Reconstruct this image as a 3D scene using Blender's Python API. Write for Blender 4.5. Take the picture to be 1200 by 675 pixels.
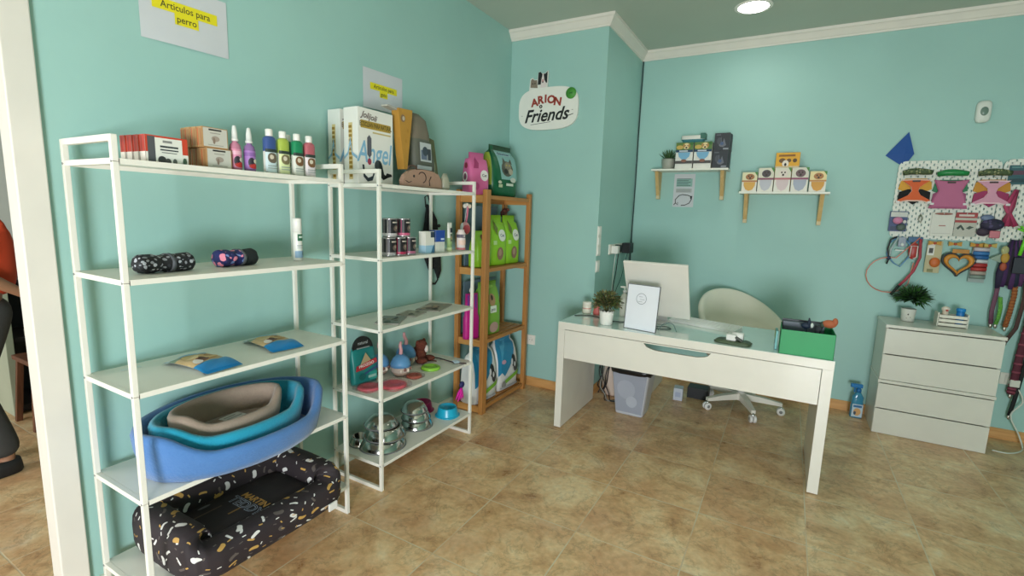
import bpy, bmesh, math, random
from mathutils import Vector, Matrix
random.seed(7)
PI = math.pi
C = bpy.context.scene.collection
for o in list(bpy.data.objects): bpy.data.objects.remove(o)

# ------------------------------------------------------------------ camera, light, exposure
cam_d = bpy.data.cameras.new('camera'); cam = bpy.data.objects.new('camera', cam_d); C.objects.link(cam)
cam_d.sensor_fit = 'HORIZONTAL'; cam_d.sensor_width = 36.0; cam_d.lens = 36.0*571.03/1200
cam_d.clip_start = .02; cam_d.clip_end = 60
_y, _p, _r = .5118, -.1499, .0323
_f = Vector((-math.sin(_y)*math.cos(_p), math.cos(_y)*math.cos(_p), math.sin(_p)))
_rt = Vector((math.cos(_y), math.sin(_y), 0)); _up = _rt.cross(_f)
_R = math.cos(_r)*_rt + math.sin(_r)*_up; _U = -math.sin(_r)*_rt + math.cos(_r)*_up
cam.matrix_world = Matrix(((_R.x, _U.x, -_f.x, 2.1073), (_R.y, _U.y, -_f.y, 0), (_R.z, _U.z, -_f.z, 1.4525), (0, 0, 0, 1)))
bpy.context.scene.camera = cam
vs = bpy.context.scene.view_settings
bpy.context.scene.display_settings.display_device = 'sRGB'
vs.view_transform = 'Standard'; vs.look = 'None'; vs.exposure = 0.1; vs.gamma = 1.0; vs.use_curve_mapping = False
w = bpy.data.worlds.new('world'); bpy.context.scene.world = w; w.use_nodes = True
w.node_tree.nodes['Background'].inputs[0].default_value = (.75, .88, 1, 1)
w.node_tree.nodes['Background'].inputs[1].default_value = .25

def area(name, loc, target, sx, sy, power, color, shape='RECTANGLE', spread=180):
    d = bpy.data.lights.new(name, 'AREA'); d.shape = shape; d.size = sx; d.size_y = sy
    d.energy = power; d.color = color; d.spread = math.radians(spread)
    o = bpy.data.objects.new(name, d); C.objects.link(o); o.location = loc
    o.rotation_euler = (Vector(target)-Vector(loc)).to_track_quat('-Z', 'Y').to_euler(); return o
# daylight through the shop window behind the photographer, and the next room's window
area('daylight', (2.75, -2.28, .82), (.3, 1.3, .75), 1.2, 1.0, 168, (.93, .96, 1.0))
area('daylight_next_room', (-1.6, -2.0, 1.5), (-1.6, 2, .8), 1.6, 1.8, 60, (.95, .97, 1.0))
LAMPS = [(1.735, 3.90), (1.735, 1.35), (3.3, 2.6)]
LAMP_W = [2.6, 1.5, 1.2]
H = 2.9056; BY = 4.5426; CY = 3.6237; CX = .8137

# ------------------------------------------------------------------ materials
_mc = {}
def lin(h):
    if isinstance(h, str):
        h = h.lstrip('#'); c = [int(h[i:i+2], 16)/255 for i in (0, 2, 4)]
    else: c = h
    return tuple((x/12.92 if x <= .04045 else ((x+.055)/1.055)**2.4) for x in c) + (1,)
def M(col, rough=.5, metal=0., bump=0., bscale=60., var=0., vscale=8., trans=0., coat=0., emit=0., alpha=1., sheen=0.):
    key = (col, rough, metal, bump, bscale, var, vscale, trans, coat, emit, alpha, sheen)
    if key in _mc: return _mc[key]
    m = bpy.data.materials.new('mat_%s' % str(col).strip('#')); m.use_nodes = True
    nt = m.node_tree; b = nt.nodes['Principled BSDF']
    b.inputs['Base Color'].default_value = lin(col); b.inputs['Roughness'].default_value = rough
    b.inputs['Metallic'].default_value = metal; b.inputs['Transmission Weight'].default_value = trans
    b.inputs['Coat Weight'].default_value = coat; b.inputs['Alpha'].default_value = alpha
    b.inputs['Sheen Weight'].default_value = sheen
    if emit:
        b.inputs['Emission Color'].default_value = lin(col); b.inputs['Emission Strength'].default_value = emit
    tc = nt.nodes.new('ShaderNodeTexCoord')
    n = nt.nodes.new('ShaderNodeTexNoise'); n.inputs['Scale'].default_value = vscale; n.inputs['Detail'].default_value = 4
    nt.links.new(tc.outputs['Object'], n.inputs['Vector'])
    v = var if var else .03
    mx = nt.nodes.new('ShaderNodeMix'); mx.data_type = 'RGBA'; mx.blend_type = 'MULTIPLY'
    mx.inputs[6].default_value = lin(col)
    cr = nt.nodes.new('ShaderNodeMapRange'); cr.inputs[1].default_value = .3; cr.inputs[2].default_value = .7
    cr.inputs[3].default_value = 1-v; cr.inputs[4].default_value = 1+v*.5
    nt.links.new(n.outputs['Fac'], cr.inputs[0]); mx.inputs[0].default_value = 1
    nt.links.new(cr.outputs[0], mx.inputs[7]); nt.links.new(mx.outputs[2], b.inputs['Base Color'])
    if bump:
        n2 = nt.nodes.new('ShaderNodeTexNoise'); n2.inputs['Scale'].default_value = bscale; n2.inputs['Detail'].default_value = 3
        nt.links.new(tc.outputs['Object'], n2.inputs['Vector'])
        bp = nt.nodes.new('ShaderNodeBump'); bp.inputs['Strength'].default_value = bump; bp.inputs['Distance'].default_value = .01
        nt.links.new(n2.outputs['Fac'], bp.inputs['Height']); nt.links.new(bp.outputs[0], b.inputs['Normal'])
    _mc[key] = m; return m
def newmat(name):
    m = bpy.data.materials.new(name); m.use_nodes = True
    return m, m.node_tree, m.node_tree.nodes['Principled BSDF']
def ramp(nt, stops, interp='LINEAR'):
    r = nt.nodes.new('ShaderNodeValToRGB'); r.color_ramp.interpolation = interp
    e = r.color_ramp.elements
    e[0].position, e[0].color = stops[0][0], lin(stops[0][1])
    e[1].position, e[1].color = stops[-1][0], lin(stops[-1][1])
    for p, c in stops[1:-1]:
        x = e.new(p); x.color = lin(c)
    return r
def math_n(nt, op, a, b=None, c=None):
    n = nt.nodes.new('ShaderNodeMath'); n.operation = op
    for i, x in enumerate((a, b, c)):
        if x is None: continue
        if hasattr(x, 'links'): nt.links.new(x, n.inputs[i])
        else: n.inputs[i].default_value = x
    return n.outputs[0]
def wood(name, c1, c2, axis='Z', rough=.5, scale=9):
    m, nt, b = newmat(name)
    tc = nt.nodes.new('ShaderNodeTexCoord'); mp = nt.nodes.new('ShaderNodeMapping')
    s = {'X': (1.2, 14, 14), 'Y': (14, 1.2, 14), 'Z': (14, 14, 1.2)}[axis]
    mp.inputs['Scale'].default_value = s; nt.links.new(tc.outputs['Object'], mp.inputs['Vector'])
    n = nt.nodes.new('ShaderNodeTexNoise'); n.inputs['Scale'].default_value = scale/3; n.inputs['Detail'].default_value = 6
    n.inputs['Distortion'].default_value = .6
    nt.links.new(mp.outputs[0], n.inputs['Vector'])
    r = ramp(nt, [(.3, c1), (.7, c2)]); nt.links.new(n.outputs['Fac'], r.inputs[0])
    nt.links.new(r.outputs[0], b.inputs['Base Color']); b.inputs['Roughness'].default_value = rough
    bp = nt.nodes.new('ShaderNodeBump'); bp.inputs['Strength'].default_value = .08; nt.links.new(n.outputs['Fac'], bp.inputs['Height'])
    nt.links.new(bp.outputs[0], b.inputs['Normal']); return m
def tile_floor():
    m, nt, b = newmat('floor_tiles')
    g = nt.nodes.new('ShaderNodeNewGeometry'); mp = nt.nodes.new('ShaderNodeMapping')
    mp.inputs['Location'].default_value = (-.9106+.469*20, -1.9763+.469*20, 0)
    nt.links.new(g.outputs['Position'], mp.inputs['Vector'])
    bk = nt.nodes.new('ShaderNodeTexBrick'); bk.offset = 0; bk.squash = 1
    bk.inputs['Scale'].default_value = 1; bk.inputs['Brick Width'].default_value = .469; bk.inputs['Row Height'].default_value = .469
    bk.inputs['Mortar Size'].default_value = .0032; bk.inputs['Mortar Smooth'].default_value = .35
    bk.inputs['Color1'].default_value = (0, 0, 0, 1); bk.inputs['Color2'].default_value = (1, 1, 1, 1); bk.inputs['Mortar'].default_value = (.5, .5, .5, 1)
    nt.links.new(mp.outputs[0], bk.inputs['Vector'])
    # shift the stone pattern from tile to tile
    vm = nt.nodes.new('ShaderNodeVectorMath'); vm.operation = 'MULTIPLY_ADD'
    nt.links.new(bk.outputs['Color'], vm.inputs[0]); vm.inputs[1].default_value = (7, 3, 5); nt.links.new(g.outputs['Position'], vm.inputs[2])
    n1 = nt.nodes.new('ShaderNodeTexNoise'); n1.inputs['Scale'].default_value = 5.5; n1.inputs['Detail'].default_value = 9; n1.inputs['Roughness'].default_value = .68; n1.inputs['Distortion'].default_value = .35
    nt.links.new(vm.outputs[0], n1.inputs['Vector'])
    r1 = ramp(nt, [(.25, '#a67850'), (.40, '#d0a476'), (.50, '#e2bc8c'), (.62, '#ecd0a4'), (.78, '#f4e8d0')])
    nt.links.new(n1.outputs['Fac'], r1.inputs[0])
    # dark fine veins
    n2 = nt.nodes.new('ShaderNodeTexNoise'); n2.inputs['Scale'].default_value = 5; n2.inputs['Detail'].default_value = 8; n2.inputs['Roughness'].default_value = .65; n2.inputs['Distortion'].default_value = .5
    nt.links.new(vm.outputs[0], n2.inputs['Vector'])
    d = math_n(nt, 'ABSOLUTE', math_n(nt, 'SUBTRACT', n2.outputs['Fac'], .5))
    mr = nt.nodes.new('ShaderNodeMapRange'); mr.inputs[1].default_value = 0; mr.inputs[2].default_value = .02; mr.inputs[3].default_value = .66; mr.inputs[4].default_value = 1
    nt.links.new(d, mr.inputs[0])
    mx = nt.nodes.new('ShaderNodeMix'); mx.data_type = 'RGBA'; mx.blend_type = 'MULTIPLY'; mx.inputs[0].default_value = .7
    n5 = nt.nodes.new('ShaderNodeTexNoise'); n5.inputs['Scale'].default_value = 3.2; n5.inputs['Detail'].default_value = 5; nt.links.new(vm.outputs[0], n5.inputs['Vector'])
    mr5 = nt.nodes.new('ShaderNodeMapRange'); mr5.inputs[1].default_value = .48; mr5.inputs[2].default_value = .68; mr5.inputs[4].default_value = .55; nt.links.new(n5.outputs['Fac'], mr5.inputs[0])
    mx5 = nt.nodes.new('ShaderNodeMix'); mx5.data_type = 'RGBA'; mx5.inputs[7].default_value = lin('#c8926a'); nt.links.new(mr5.outputs[0], mx5.inputs[0]); nt.links.new(r1.outputs[0], mx5.inputs[6])
    nt.links.new(mx5.outputs[2], mx.inputs[6]); nt.links.new(mr.outputs[0], mx.inputs[7])
    n3 = nt.nodes.new('ShaderNodeTexNoise'); n3.inputs['Scale'].default_value = 40; n3.inputs['Detail'].default_value = 4
    nt.links.new(g.outputs['Position'], n3.inputs['Vector'])
    mr3 = nt.nodes.new('ShaderNodeMapRange'); mr3.inputs[1].default_value = .3; mr3.inputs[2].default_value = .7; mr3.inputs[3].default_value = .88; mr3.inputs[4].default_value = 1.08
    nt.links.new(n3.outputs['Fac'], mr3.inputs[0])
    mx3 = nt.nodes.new('ShaderNodeMix'); mx3.data_type = 'RGBA'; mx3.blend_type = 'MULTIPLY'; mx3.inputs[0].default_value = 1
    nt.links.new(mx.outputs[2], mx3.inputs[6]); nt.links.new(mr3.outputs[0], mx3.inputs[7])
    # grout, lighter and worn in places
    mg = nt.nodes.new('ShaderNodeMix'); mg.data_type = 'RGBA'; mg.inputs[7].default_value = lin('#d8ccb0')
    n4 = nt.nodes.new('ShaderNodeTexNoise'); n4.inputs['Scale'].default_value = 4; nt.links.new(g.outputs['Position'], n4.inputs['Vector'])
    mr4 = nt.nodes.new('ShaderNodeMapRange'); mr4.inputs[1].default_value = .35; mr4.inputs[2].default_value = .6; mr4.inputs[3].default_value = .2; mr4.inputs[4].default_value = .95
    nt.links.new(n4.outputs['Fac'], mr4.inputs[0])
    nt.links.new(math_n(nt, 'MULTIPLY', bk.outputs['Fac'], mr4.outputs[0]), mg.inputs[0]); nt.links.new(mx3.outputs[2], mg.inputs[6])
    nt.links.new(mg.outputs[2], b.inputs['Base Color'])
    rr = nt.nodes.new('ShaderNodeMapRange'); rr.inputs[3].default_value = .2; rr.inputs[4].default_value = .42; nt.links.new(n1.outputs['Fac'], rr.inputs[0])
    nt.links.new(rr.outputs[0], b.inputs['Roughness'])
    bp = nt.nodes.new('ShaderNodeBump'); bp.inputs['Strength'].default_value = .35; bp.inputs['Distance'].default_value = .004; bp.invert = True
    nt.links.new(math_n(nt, 'ADD', bk.outputs['Fac'], math_n(nt, 'MULTIPLY', n2.outputs['Fac'], .3)), bp.inputs['Height'])
    nt.links.new(bp.outputs[0], b.inputs['Normal']); return m
def spots(name, base, cols, scale, th=.3, rough=.7):
    """blotches of cols on base, voronoi cells"""
    m, nt, b = newmat(name); tc = nt.nodes.new('ShaderNodeTexCoord')
    nz = nt.nodes.new('ShaderNodeTexNoise'); nz.inputs['Scale'].default_value = scale*.8; nt.links.new(tc.outputs['Object'], nz.inputs['Vector'])
    vm = nt.nodes.new('ShaderNodeVectorMath'); vm.operation = 'MULTIPLY_ADD'; nt.links.new(nz.outputs['Color'], vm.inputs[0]); vm.inputs[1].default_value = (.8/scale,)*3
    nt.links.new(tc.outputs['Object'], vm.inputs[2])
    v = nt.nodes.new('ShaderNodeTexVoronoi'); v.inputs['Scale'].default_value = scale; nt.links.new(vm.outputs[0], v.inputs['Vector'])
    sp = nt.nodes.new('ShaderNodeSeparateColor'); nt.links.new(v.outputs['Color'], sp.inputs[0])
    k = len(cols); r = ramp(nt, [(i/k, c) for i, c in enumerate(cols)] if k > 1 else [(0, cols[0]), (1, cols[0])], 'CONSTANT')
    nt.links.new(sp.outputs[0], r.inputs[0])
    mx = nt.nodes.new('ShaderNodeMix'); mx.data_type = 'RGBA'; mx.inputs[6].default_value = lin(base)
    nt.links.new(r.outputs[0], mx.inputs[7]); nt.links.new(math_n(nt, 'LESS_THAN', v.outputs['Distance'], th), mx.inputs[0])
    nt.links.new(mx.outputs[2], b.inputs['Base Color']); b.inputs['Roughness'].default_value = rough; return m
def bone_fabric():
    """dark fabric printed with white and ochre lozenges, strokes and dots; uses the uvp attribute (metres along the cloth)"""
    m, nt, b = newmat('bone_print_fabric')
    at = nt.nodes.new('ShaderNodeAttribute'); at.attribute_name = 'uvp'
    col = None; prev = None
    for (scale, ln, wd, off) in ((11.5, .011, .0090, 0), (12, .012, .0046, 3.37), (20, .005, .0026, 7.7)):
        ad = nt.nodes.new('ShaderNodeVectorMath'); ad.operation = 'ADD'; nt.links.new(at.outputs['Vector'], ad.inputs[0]); ad.inputs[1].default_value = (off, off*.7, 0)
        v = nt.nodes.new('ShaderNodeTexVoronoi'); v.voronoi_dimensions = '2D'; v.inputs['Scale'].default_value = scale; v.inputs['Randomness'].default_value = .75
        nt.links.new(ad.outputs[0], v.inputs['Vector'])
        sb = nt.nodes.new('ShaderNodeVectorMath'); sb.operation = 'SUBTRACT'; nt.links.new(ad.outputs[0], sb.inputs[0]); nt.links.new(v.outputs['Position'], sb.inputs[1])
        sx = nt.nodes.new('ShaderNodeSeparateXYZ'); nt.links.new(sb.outputs[0], sx.inputs[0])
        sc = nt.nodes.new('ShaderNodeSeparateColor'); nt.links.new(v.outputs['Color'], sc.inputs[0])
        ang = math_n(nt, 'MULTIPLY', sc.outputs[0], 6.28)
        cs, sn = math_n(nt, 'COSINE', ang), math_n(nt, 'SINE', ang)
        u = math_n(nt, 'ADD', math_n(nt, 'MULTIPLY', sx.outputs[0], cs), math_n(nt, 'MULTIPLY', sx.outputs[1], sn))
        q = math_n(nt, 'SUBTRACT', math_n(nt, 'MULTIPLY', sx.outputs[1], cs), math_n(nt, 'MULTIPLY', sx.outputs[0], sn))
        # bend some of them a little
        q = math_n(nt, 'ADD', q, math_n(nt, 'MULTIPLY', math_n(nt, 'MULTIPLY', u, u), math_n(nt, 'MULTIPLY', math_n(nt, 'SUBTRACT', sc.outputs[2], .6), 40)))
        ex = math_n(nt, 'MAXIMUM', math_n(nt, 'SUBTRACT', math_n(nt, 'ABSOLUTE', u), ln), 0)
        d = math_n(nt, 'SQRT', math_n(nt, 'ADD', math_n(nt, 'MULTIPLY', ex, ex), math_n(nt, 'MULTIPLY', q, q)))
        mask = math_n(nt, 'MULTIPLY', math_n(nt, 'LESS_THAN', d, wd), math_n(nt, 'GREATER_THAN', sc.outputs[2], .15))
        r = ramp(nt, [(0, '#dcdad6'), (.45, '#dcdad6'), (.46, '#c39a52'), (.72, '#c39a52'), (.73, '#5d5450'), (1, '#5d5450')], 'CONSTANT')
        nt.links.new(sc.outputs[1], r.inputs[0])
        mx = nt.nodes.new('ShaderNodeMix'); mx.data_type = 'RGBA'
        if prev is None: mx.inputs[6].default_value = lin('#2b2226')
        else: nt.links.new(prev, mx.inputs[6])
        nt.links.new(r.outputs[0], mx.inputs[7]); nt.links.new(mask, mx.inputs[0]); prev = mx.outputs[2]
    nt.links.new(prev, b.inputs['Base Color']); b.inputs['Roughness'].default_value = .75
    return m
def pegboard_mat():
    m, nt, b = newmat('pegboard_white'); b.inputs['Base Color'].default_value = lin('#e4e6dc'); b.inputs['Roughness'].default_value = .5
    tc = nt.nodes.new('ShaderNodeTexCoord'); sx = nt.nodes.new('ShaderNodeSeparateXYZ'); nt.links.new(tc.outputs['Object'], sx.inputs[0])
    ms = []
    for o in (0, .5):
        fx = math_n(nt, 'SUBTRACT', math_n(nt, 'FRACT', math_n(nt, 'ADD', math_n(nt, 'DIVIDE', sx.outputs[0], .04), o+20)), .5)
        fz = math_n(nt, 'SUBTRACT', math_n(nt, 'FRACT', math_n(nt, 'ADD', math_n(nt, 'DIVIDE', sx.outputs[2], .04), o+20)), .5)
        ms.append(math_n(nt, 'MULTIPLY', math_n(nt, 'LESS_THAN', math_n(nt, 'ABSOLUTE', fx), .09), math_n(nt, 'LESS_THAN', math_n(nt, 'ABSOLUTE', fz), .2)))
    hole = math_n(nt, 'MAXIMUM', ms[0], ms[1])
    nt.links.new(math_n(nt, 'SUBTRACT', 1.0, hole), b.inputs['Alpha']); return m

WHITE = M('#f1efe6', .35, var=.02); WHITE_M = M('#ece9de', .4); PLASTIC = M('#f4f2ea', .3)
SHELF_W = M('#e9e7dc', .42); BLACK = M('#17181a', .5); DARK = M('#26282b', .6)
GREY = M('#8a8c8c', .5); CHROME = M('#d8d8d8', .12, 1.0); PAPER = M('#cfd2d6', .7); INK = M('#1d1f22', .6)
YEL = M('#e9dc1e', .6); KRAFT = M('#b58d5e', .8, bump=.1); RED = M('#c43a2c', .5); CLEAR = M('#eef4f4', .08, trans=.9)
PINE = wood('pine', '#a8703a', '#c08848', 'Z'); PINE_Y = wood('pine_rail', '#a8703a', '#c08848', 'Y'); PINE_X = wood('pine_board', '#b8803f', '#cf9c5c', 'X')
PINE_L = wood('pale_pine', '#c9a468', '#dcbc84', 'Z'); PINE_BB = wood('pine_skirting', '#c08a4c', '#d6a468', 'X')
WALL = M('#a0cac2', .55, bump=.06, bscale=25, var=.03, vscale=2.5)
CEIL = M('#bcc8bb', .75, var=.02, vscale=3); TRIM = M('#e9e4da', .5); JAMB = M('#dedad0', .4)

# ------------------------------------------------------------------ mesh builder
_tc = {}
def text_geo(s, bold=0, shear=0, spacing=1.0):
    k = (s, bold, shear, spacing)
    if k in _tc: return _tc[k]
    cu = bpy.data.curves.new('tmp_text', 'FONT'); cu.body = s; cu.size = 1; cu.align_x = 'CENTER'; cu.align_y = 'CENTER'
    cu.offset = bold; cu.shear = shear; cu.space_character = spacing; cu.resolution_u = 3
    ob = bpy.data.objects.new('tmp_text', cu); C.objects.link(ob)
    dg = bpy.context.evaluated_depsgraph_get(); me = bpy.data.meshes.new_from_object(ob.evaluated_get(dg))
    V = [tuple(v.co[:2]) for v in me.vertices]; F = [tuple(p.vertices) for p in me.polygons]
    bpy.data.objects.remove(ob); bpy.data.curves.remove(cu); bpy.data.meshes.remove(me)
    _tc[k] = (V, F); return _tc[k]
class MB:
    def __init__(s): s.V = []; s.F = []; s.MI = []; s.SM = []; s.mats = []; s.X = Matrix(); s.UV = {}
    def mi(s, m):
        if m not in s.mats: s.mats.append(m)
        return s.mats.index(m)
    def add(s, V, F, m, smooth=False, uv=None):
        b = len(s.V); s.V += [tuple(s.X @ Vector(v)) for v in V]; s.F += [tuple(b+i for i in f) for f in F]
        if uv:
            for i, u in enumerate(uv): s.UV[b+i] = u
        if isinstance(m, list): s.MI += [s.mi(x) for x in m]
        else: s.MI += [s.mi(m)]*len(F)
        s.SM += [smooth]*len(F); return s
    def at(s, loc=(0, 0, 0), rot=(0, 0, 0)):
        from mathutils import Euler
        s.X = Matrix.Translation(loc) @ Euler(rot).to_matrix().to_4x4(); return s
    def box(s, x0, x1, y0, y1, z0, z1, m, bev=0.):
        if bev <= 0:
            V = [(x, y, z) for x in (x0, x1) for y in (y0, y1) for z in (z0, z1)]
            F = [(0, 1, 3, 2), (4, 6, 7, 5), (0, 4, 5, 1), (2, 3, 7, 6), (0, 2, 6, 4), (1, 5, 7, 3)]
            return s.add(V, F, m)
        bm = bmesh.new(); bmesh.ops.create_cube(bm, size=1)
        for v in bm.verts: v.co = ((x0+x1)/2+v.co.x*(x1-x0), (y0+y1)/2+v.co.y*(y1-y0), (z0+z1)/2+v.co.z*(z1-z0))
        bmesh.ops.bevel(bm, geom=bm.edges[:], offset=bev, segments=2, affect='EDGES', profile=.5)
        V = [tuple(v.co) for v in bm.verts]; bm.verts.index_update(); F = [tuple(v.index for v in f.verts) for f in bm.faces]; bm.free()
        return s.add(V, F, m)
    def loft(s, rings, m, cap=True, smooth=True, closed=True, uv=None):
        n = len(rings[0]); V = [p for r in rings for p in r]; F = []; ms = []
        for i in range(len(rings)-1):
            for j in range(n if closed else n-1):
                k = (j+1) % n; F.append((i*n+j, i*n+k, (i+1)*n+k, (i+1)*n+j)); ms.append(m[i] if isinstance(m, list) else m)
        if cap: F += [tuple(range(n))[::-1], tuple((len(rings)-1)*n+j for j in range(n))]; ms += [ms[0], ms[-1]]
        return s.add(V, F, ms, smooth, uv)
    def lathe(s, prof, m, seg=24, c=(0, 0), smooth=True, cap=True):
        return s.loft([[(c[0]+r*math.cos(2*PI*j/seg), c[1]+r*math.sin(2*PI*j/seg), z) for j in range(seg)] for r, z in prof], m, cap, smooth)
    def tube(s, pts, r, m, seg=8, smooth=True, flat=1.0):
        pts = [Vector(p) for p in pts]; rs = r if isinstance(r, (list, tuple)) else [r]*len(pts); rings = []; up = None
        for i, p in enumerate(pts):
            t = (pts[min(i+1, len(pts)-1)]-pts[max(i-1, 0)]).normalized()
            if up is None:
                a = Vector((0, 0, 1)) if abs(t.z) < .9 else Vector((0, 1, 0)); up = (a-t*a.dot(t)).normalized()
            else:
                up = up-t*up.dot(t); up = up.normalized() if up.length > 1e-6 else Vector((1, 0, 0))
            sd = t.cross(up); rings.append([tuple(p+rs[i]*(math.cos(2*PI*j/seg)*up*flat+math.sin(2*PI*j/seg)*sd)) for j in range(seg)])
        return s.loft(rings, m, True, smooth)
    def bar(s, a, b, w, d, m):
        """square bar between two points"""
        a, b = Vector(a), Vector(b); t = (b-a).normalized(); u = Vector((0, 0, 1)) if abs(t.z) < .9 else Vector((1, 0, 0))
        u = (u-t*u.dot(t)).normalized(); v = t.cross(u)
        V = [tuple(p+sx*u*w/2+sy*v*d/2) for p in (a, b) for sx, sy in ((-1, -1), (1, -1), (1, 1), (-1, 1))]
        return s.add(V, [(0, 1, 2, 3), (7, 6, 5, 4), (0, 4, 5, 1), (1, 5, 6, 2), (2, 6, 7, 3), (3, 7, 4, 0)], m)
    def prism(s, poly, y0, y1, m, axis='y', smooth=False):
        """poly in (x,z) extruded along y (or in (x,y) along z / (y,z) along x)"""
        f = {'y': lambda p, q: (p[0], q, p[1]), 'z': lambda p, q: (p[0], p[1], q), 'x': lambda p, q: (q, p[0], p[1])}[axis]
        n = len(poly); V = [f(p, y0) for p in poly]+[f(p, y1) for p in poly]
        from mathutils.geometry import tessellate_polygon
        tri = tessellate_polygon([[Vector((p[0], p[1], 0)) for p in poly]])
        F = [tuple(t) for t in tri]+[tuple(i+n for i in t)[::-1] for t in tri]+[(i, (i+1) % n, n+(i+1) % n, n+i) for i in range(n)]
        return s.add(V, F, m, smooth)
    def blob(s, c, r, m, seg=16, rings=10, p=1.0):
        R = []
        for i in range(rings+1):
            a = -PI/2+PI*i/rings; ca = max(math.cos(a), .001)**p; sa = math.copysign(abs(math.sin(a))**p, math.sin(a))
            R.append([(c[0]+r[0]*ca*math.cos(2*PI*j/seg), c[1]+r[1]*ca*math.sin(2*PI*j/seg), c[2]+r[2]*sa) for j in range(seg)])
        return s.loft(R, m)
    def decal(s, P, items, eps=.0007):
        """flat print on a surface; P(s,t,off) -> point"""
        from mathutils.geometry import tessellate_polygon
        mid = Vector(P(.5, .5, 0)); curved = max((Vector(P(.25, .5, 0))+Vector(P(.75, .5, 0))-mid*2).length, (Vector(P(.1, .3, 0))+Vector(P(.9, .7, 0))-mid*2).length, (Vector(P(.5, .1, 0))+Vector(P(.5, .9, 0))-mid*2).length) > 2e-5
        k = 1
        for it in items:
            m = it[-1]; off = eps*k; k += .35
            if it[0] == 'r':
                x0, y0, x1, y1 = it[1:5]; pts = [(x0, y0), (x1, y0), (x1, y1), (x0, y1)]; n = max(1, int(abs(x1-x0)*16)) if curved else 1; h = max(1, int(abs(y1-y0)*10)) if curved else 1
                V = [(x0+(x1-x0)*i/n, y0+(y1-y0)*j/h) for j in range(h+1) for i in range(n+1)]
                F = [(j*(n+1)+i, j*(n+1)+i+1, (j+1)*(n+1)+i+1, (j+1)*(n+1)+i) for j in range(h) for i in range(n)]
            elif it[0] == 'e':
                cx, cy, rx, ry = it[1:5]; n = 14; V = [(cx, cy)]; rr_ = (1/3, 2/3, 1) if curved else (1,)
                for q in rr_: V += [(cx+q*rx*math.cos(2*PI*i/n), cy+q*ry*math.sin(2*PI*i/n)) for i in range(n)]
                F = [(0, 1+i, 1+(i+1) % n) for i in range(n)]
                for q in range(len(rr_)-1): F += [(1+q*n+i, 1+q*n+(i+1) % n, 1+(q+1)*n+(i+1) % n, 1+(q+1)*n+i) for i in range(n)]
            elif it[0] == 'p':
                V = list(it[1]); F = [tuple(t) for t in tessellate_polygon([[Vector((a, b, 0)) for a, b in V]])]
                if curved:
                    for _ in range(3):
                        F2 = []; mp = {}
                        def md(a, b):
                            key = (min(a, b), max(a, b))
                            if key not in mp: mp[key] = len(V); V.append(((V[a][0]+V[b][0])/2, (V[a][1]+V[b][1])/2))
                            return mp[key]
                        for f in F:
                            a, b, c = f; ab, bc, ca = md(a, b), md(b, c), md(c, a); F2 += [(a, ab, ca), (ab, b, bc), (ca, bc, c), (ab, bc, ca)]
                        F = F2
            else:
                txt, cx, cy, sx, sy = it[1:6]; o = it[6] if len(it) > 7 else {}
                T, F = text_geo(txt, o.get('bold', .012), o.get('shear', 0), o.get('sp', 1.0)); a = o.get('rot', 0); ca, sa = math.cos(a), math.sin(a)
                V = [(cx+sx*(x*ca-y*sa), cy+sy*(x*sa+y*ca)) for x, y in T]
            s.add([P(a, b, off) for a, b in V], F, m)
        return s
    def build(s, name, parent=None, loc=None, rz=0., rot=None):
        me = bpy.data.meshes.new(name); me.from_pydata(s.V, [], s.F)
        for m in s.mats: me.materials.append(m)
        me.polygons.foreach_set('material_index', s.MI); me.polygons.foreach_set('use_smooth', s.SM)
        if s.UV:
            at = me.attributes.new('uvp', 'FLOAT_VECTOR', 'POINT')
            for i, u in s.UV.items(): at.data[i].vector = (u[0], u[1], 0)
        bm = bmesh.new(); bm.from_mesh(me); bmesh.ops.recalc_face_normals(bm, faces=bm.faces[:]); bm.to_mesh(me); bm.free()
        o = bpy.data.objects.new(name, me); C.objects.link(o)
        if parent: o.parent = parent
        if loc is not None: o.location = loc
        if rot is not None: o.rotation_euler = rot
        elif rz: o.rotation_euler = (0, 0, rz)
        return o
def planeP(O, U, Vv):
    O, U, Vv = Vector(O), Vector(U), Vector(Vv); N = U.cross(Vv).normalized()
    return lambda a, b, off: tuple(O+U*a+Vv*b+N*off)
def thing(name, label, cat, loc=(0, 0, 0), rz=0., group=None, rot=None):
    o = bpy.data.objects.new(name, None); C.objects.link(o); o.location = loc; o.rotation_euler = rot or (0, 0, rz)
    o.empty_display_size = .05; o['label'] = label; o['category'] = cat
    if group: o['group'] = group
    return o
def tag(o, label, cat, group=None, kind=None):
    o['label'] = label; o['category'] = cat
    if group: o['group'] = group
    if kind: o['kind'] = kind
    return o
def struct(o): o['kind'] = 'structure'; return o
def dup(root, loc=None, rz=None, label=None):
    c = root.copy(); C.objects.link(c)
    if loc is not None: c.location = loc
    if rz is not None: c.rotation_euler = (0, 0, rz)
    if label: c['label'] = label
    for ch in list(root.children):
        d = ch.copy(); C.objects.link(d); d.parent = c
        for g in list(ch.children):
            e = g.copy(); C.objects.link(e); e.parent = d
    return c
def superring(w, d, z, n=28, p=4., cx=0, cy=0, k=0., ph=0.):
    R = []
    for j in range(n):
        a = 2*PI*(j+.5)/n; c, s_ = math.cos(a), math.sin(a)
        f = 1+k*math.sin(a*5+ph)
        R.append((cx+math.copysign(abs(c)**(2/p), c)*w/2*f, cy+math.copysign(abs(s_)**(2/p), s_)*d/2*f, z))
    return R
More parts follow.
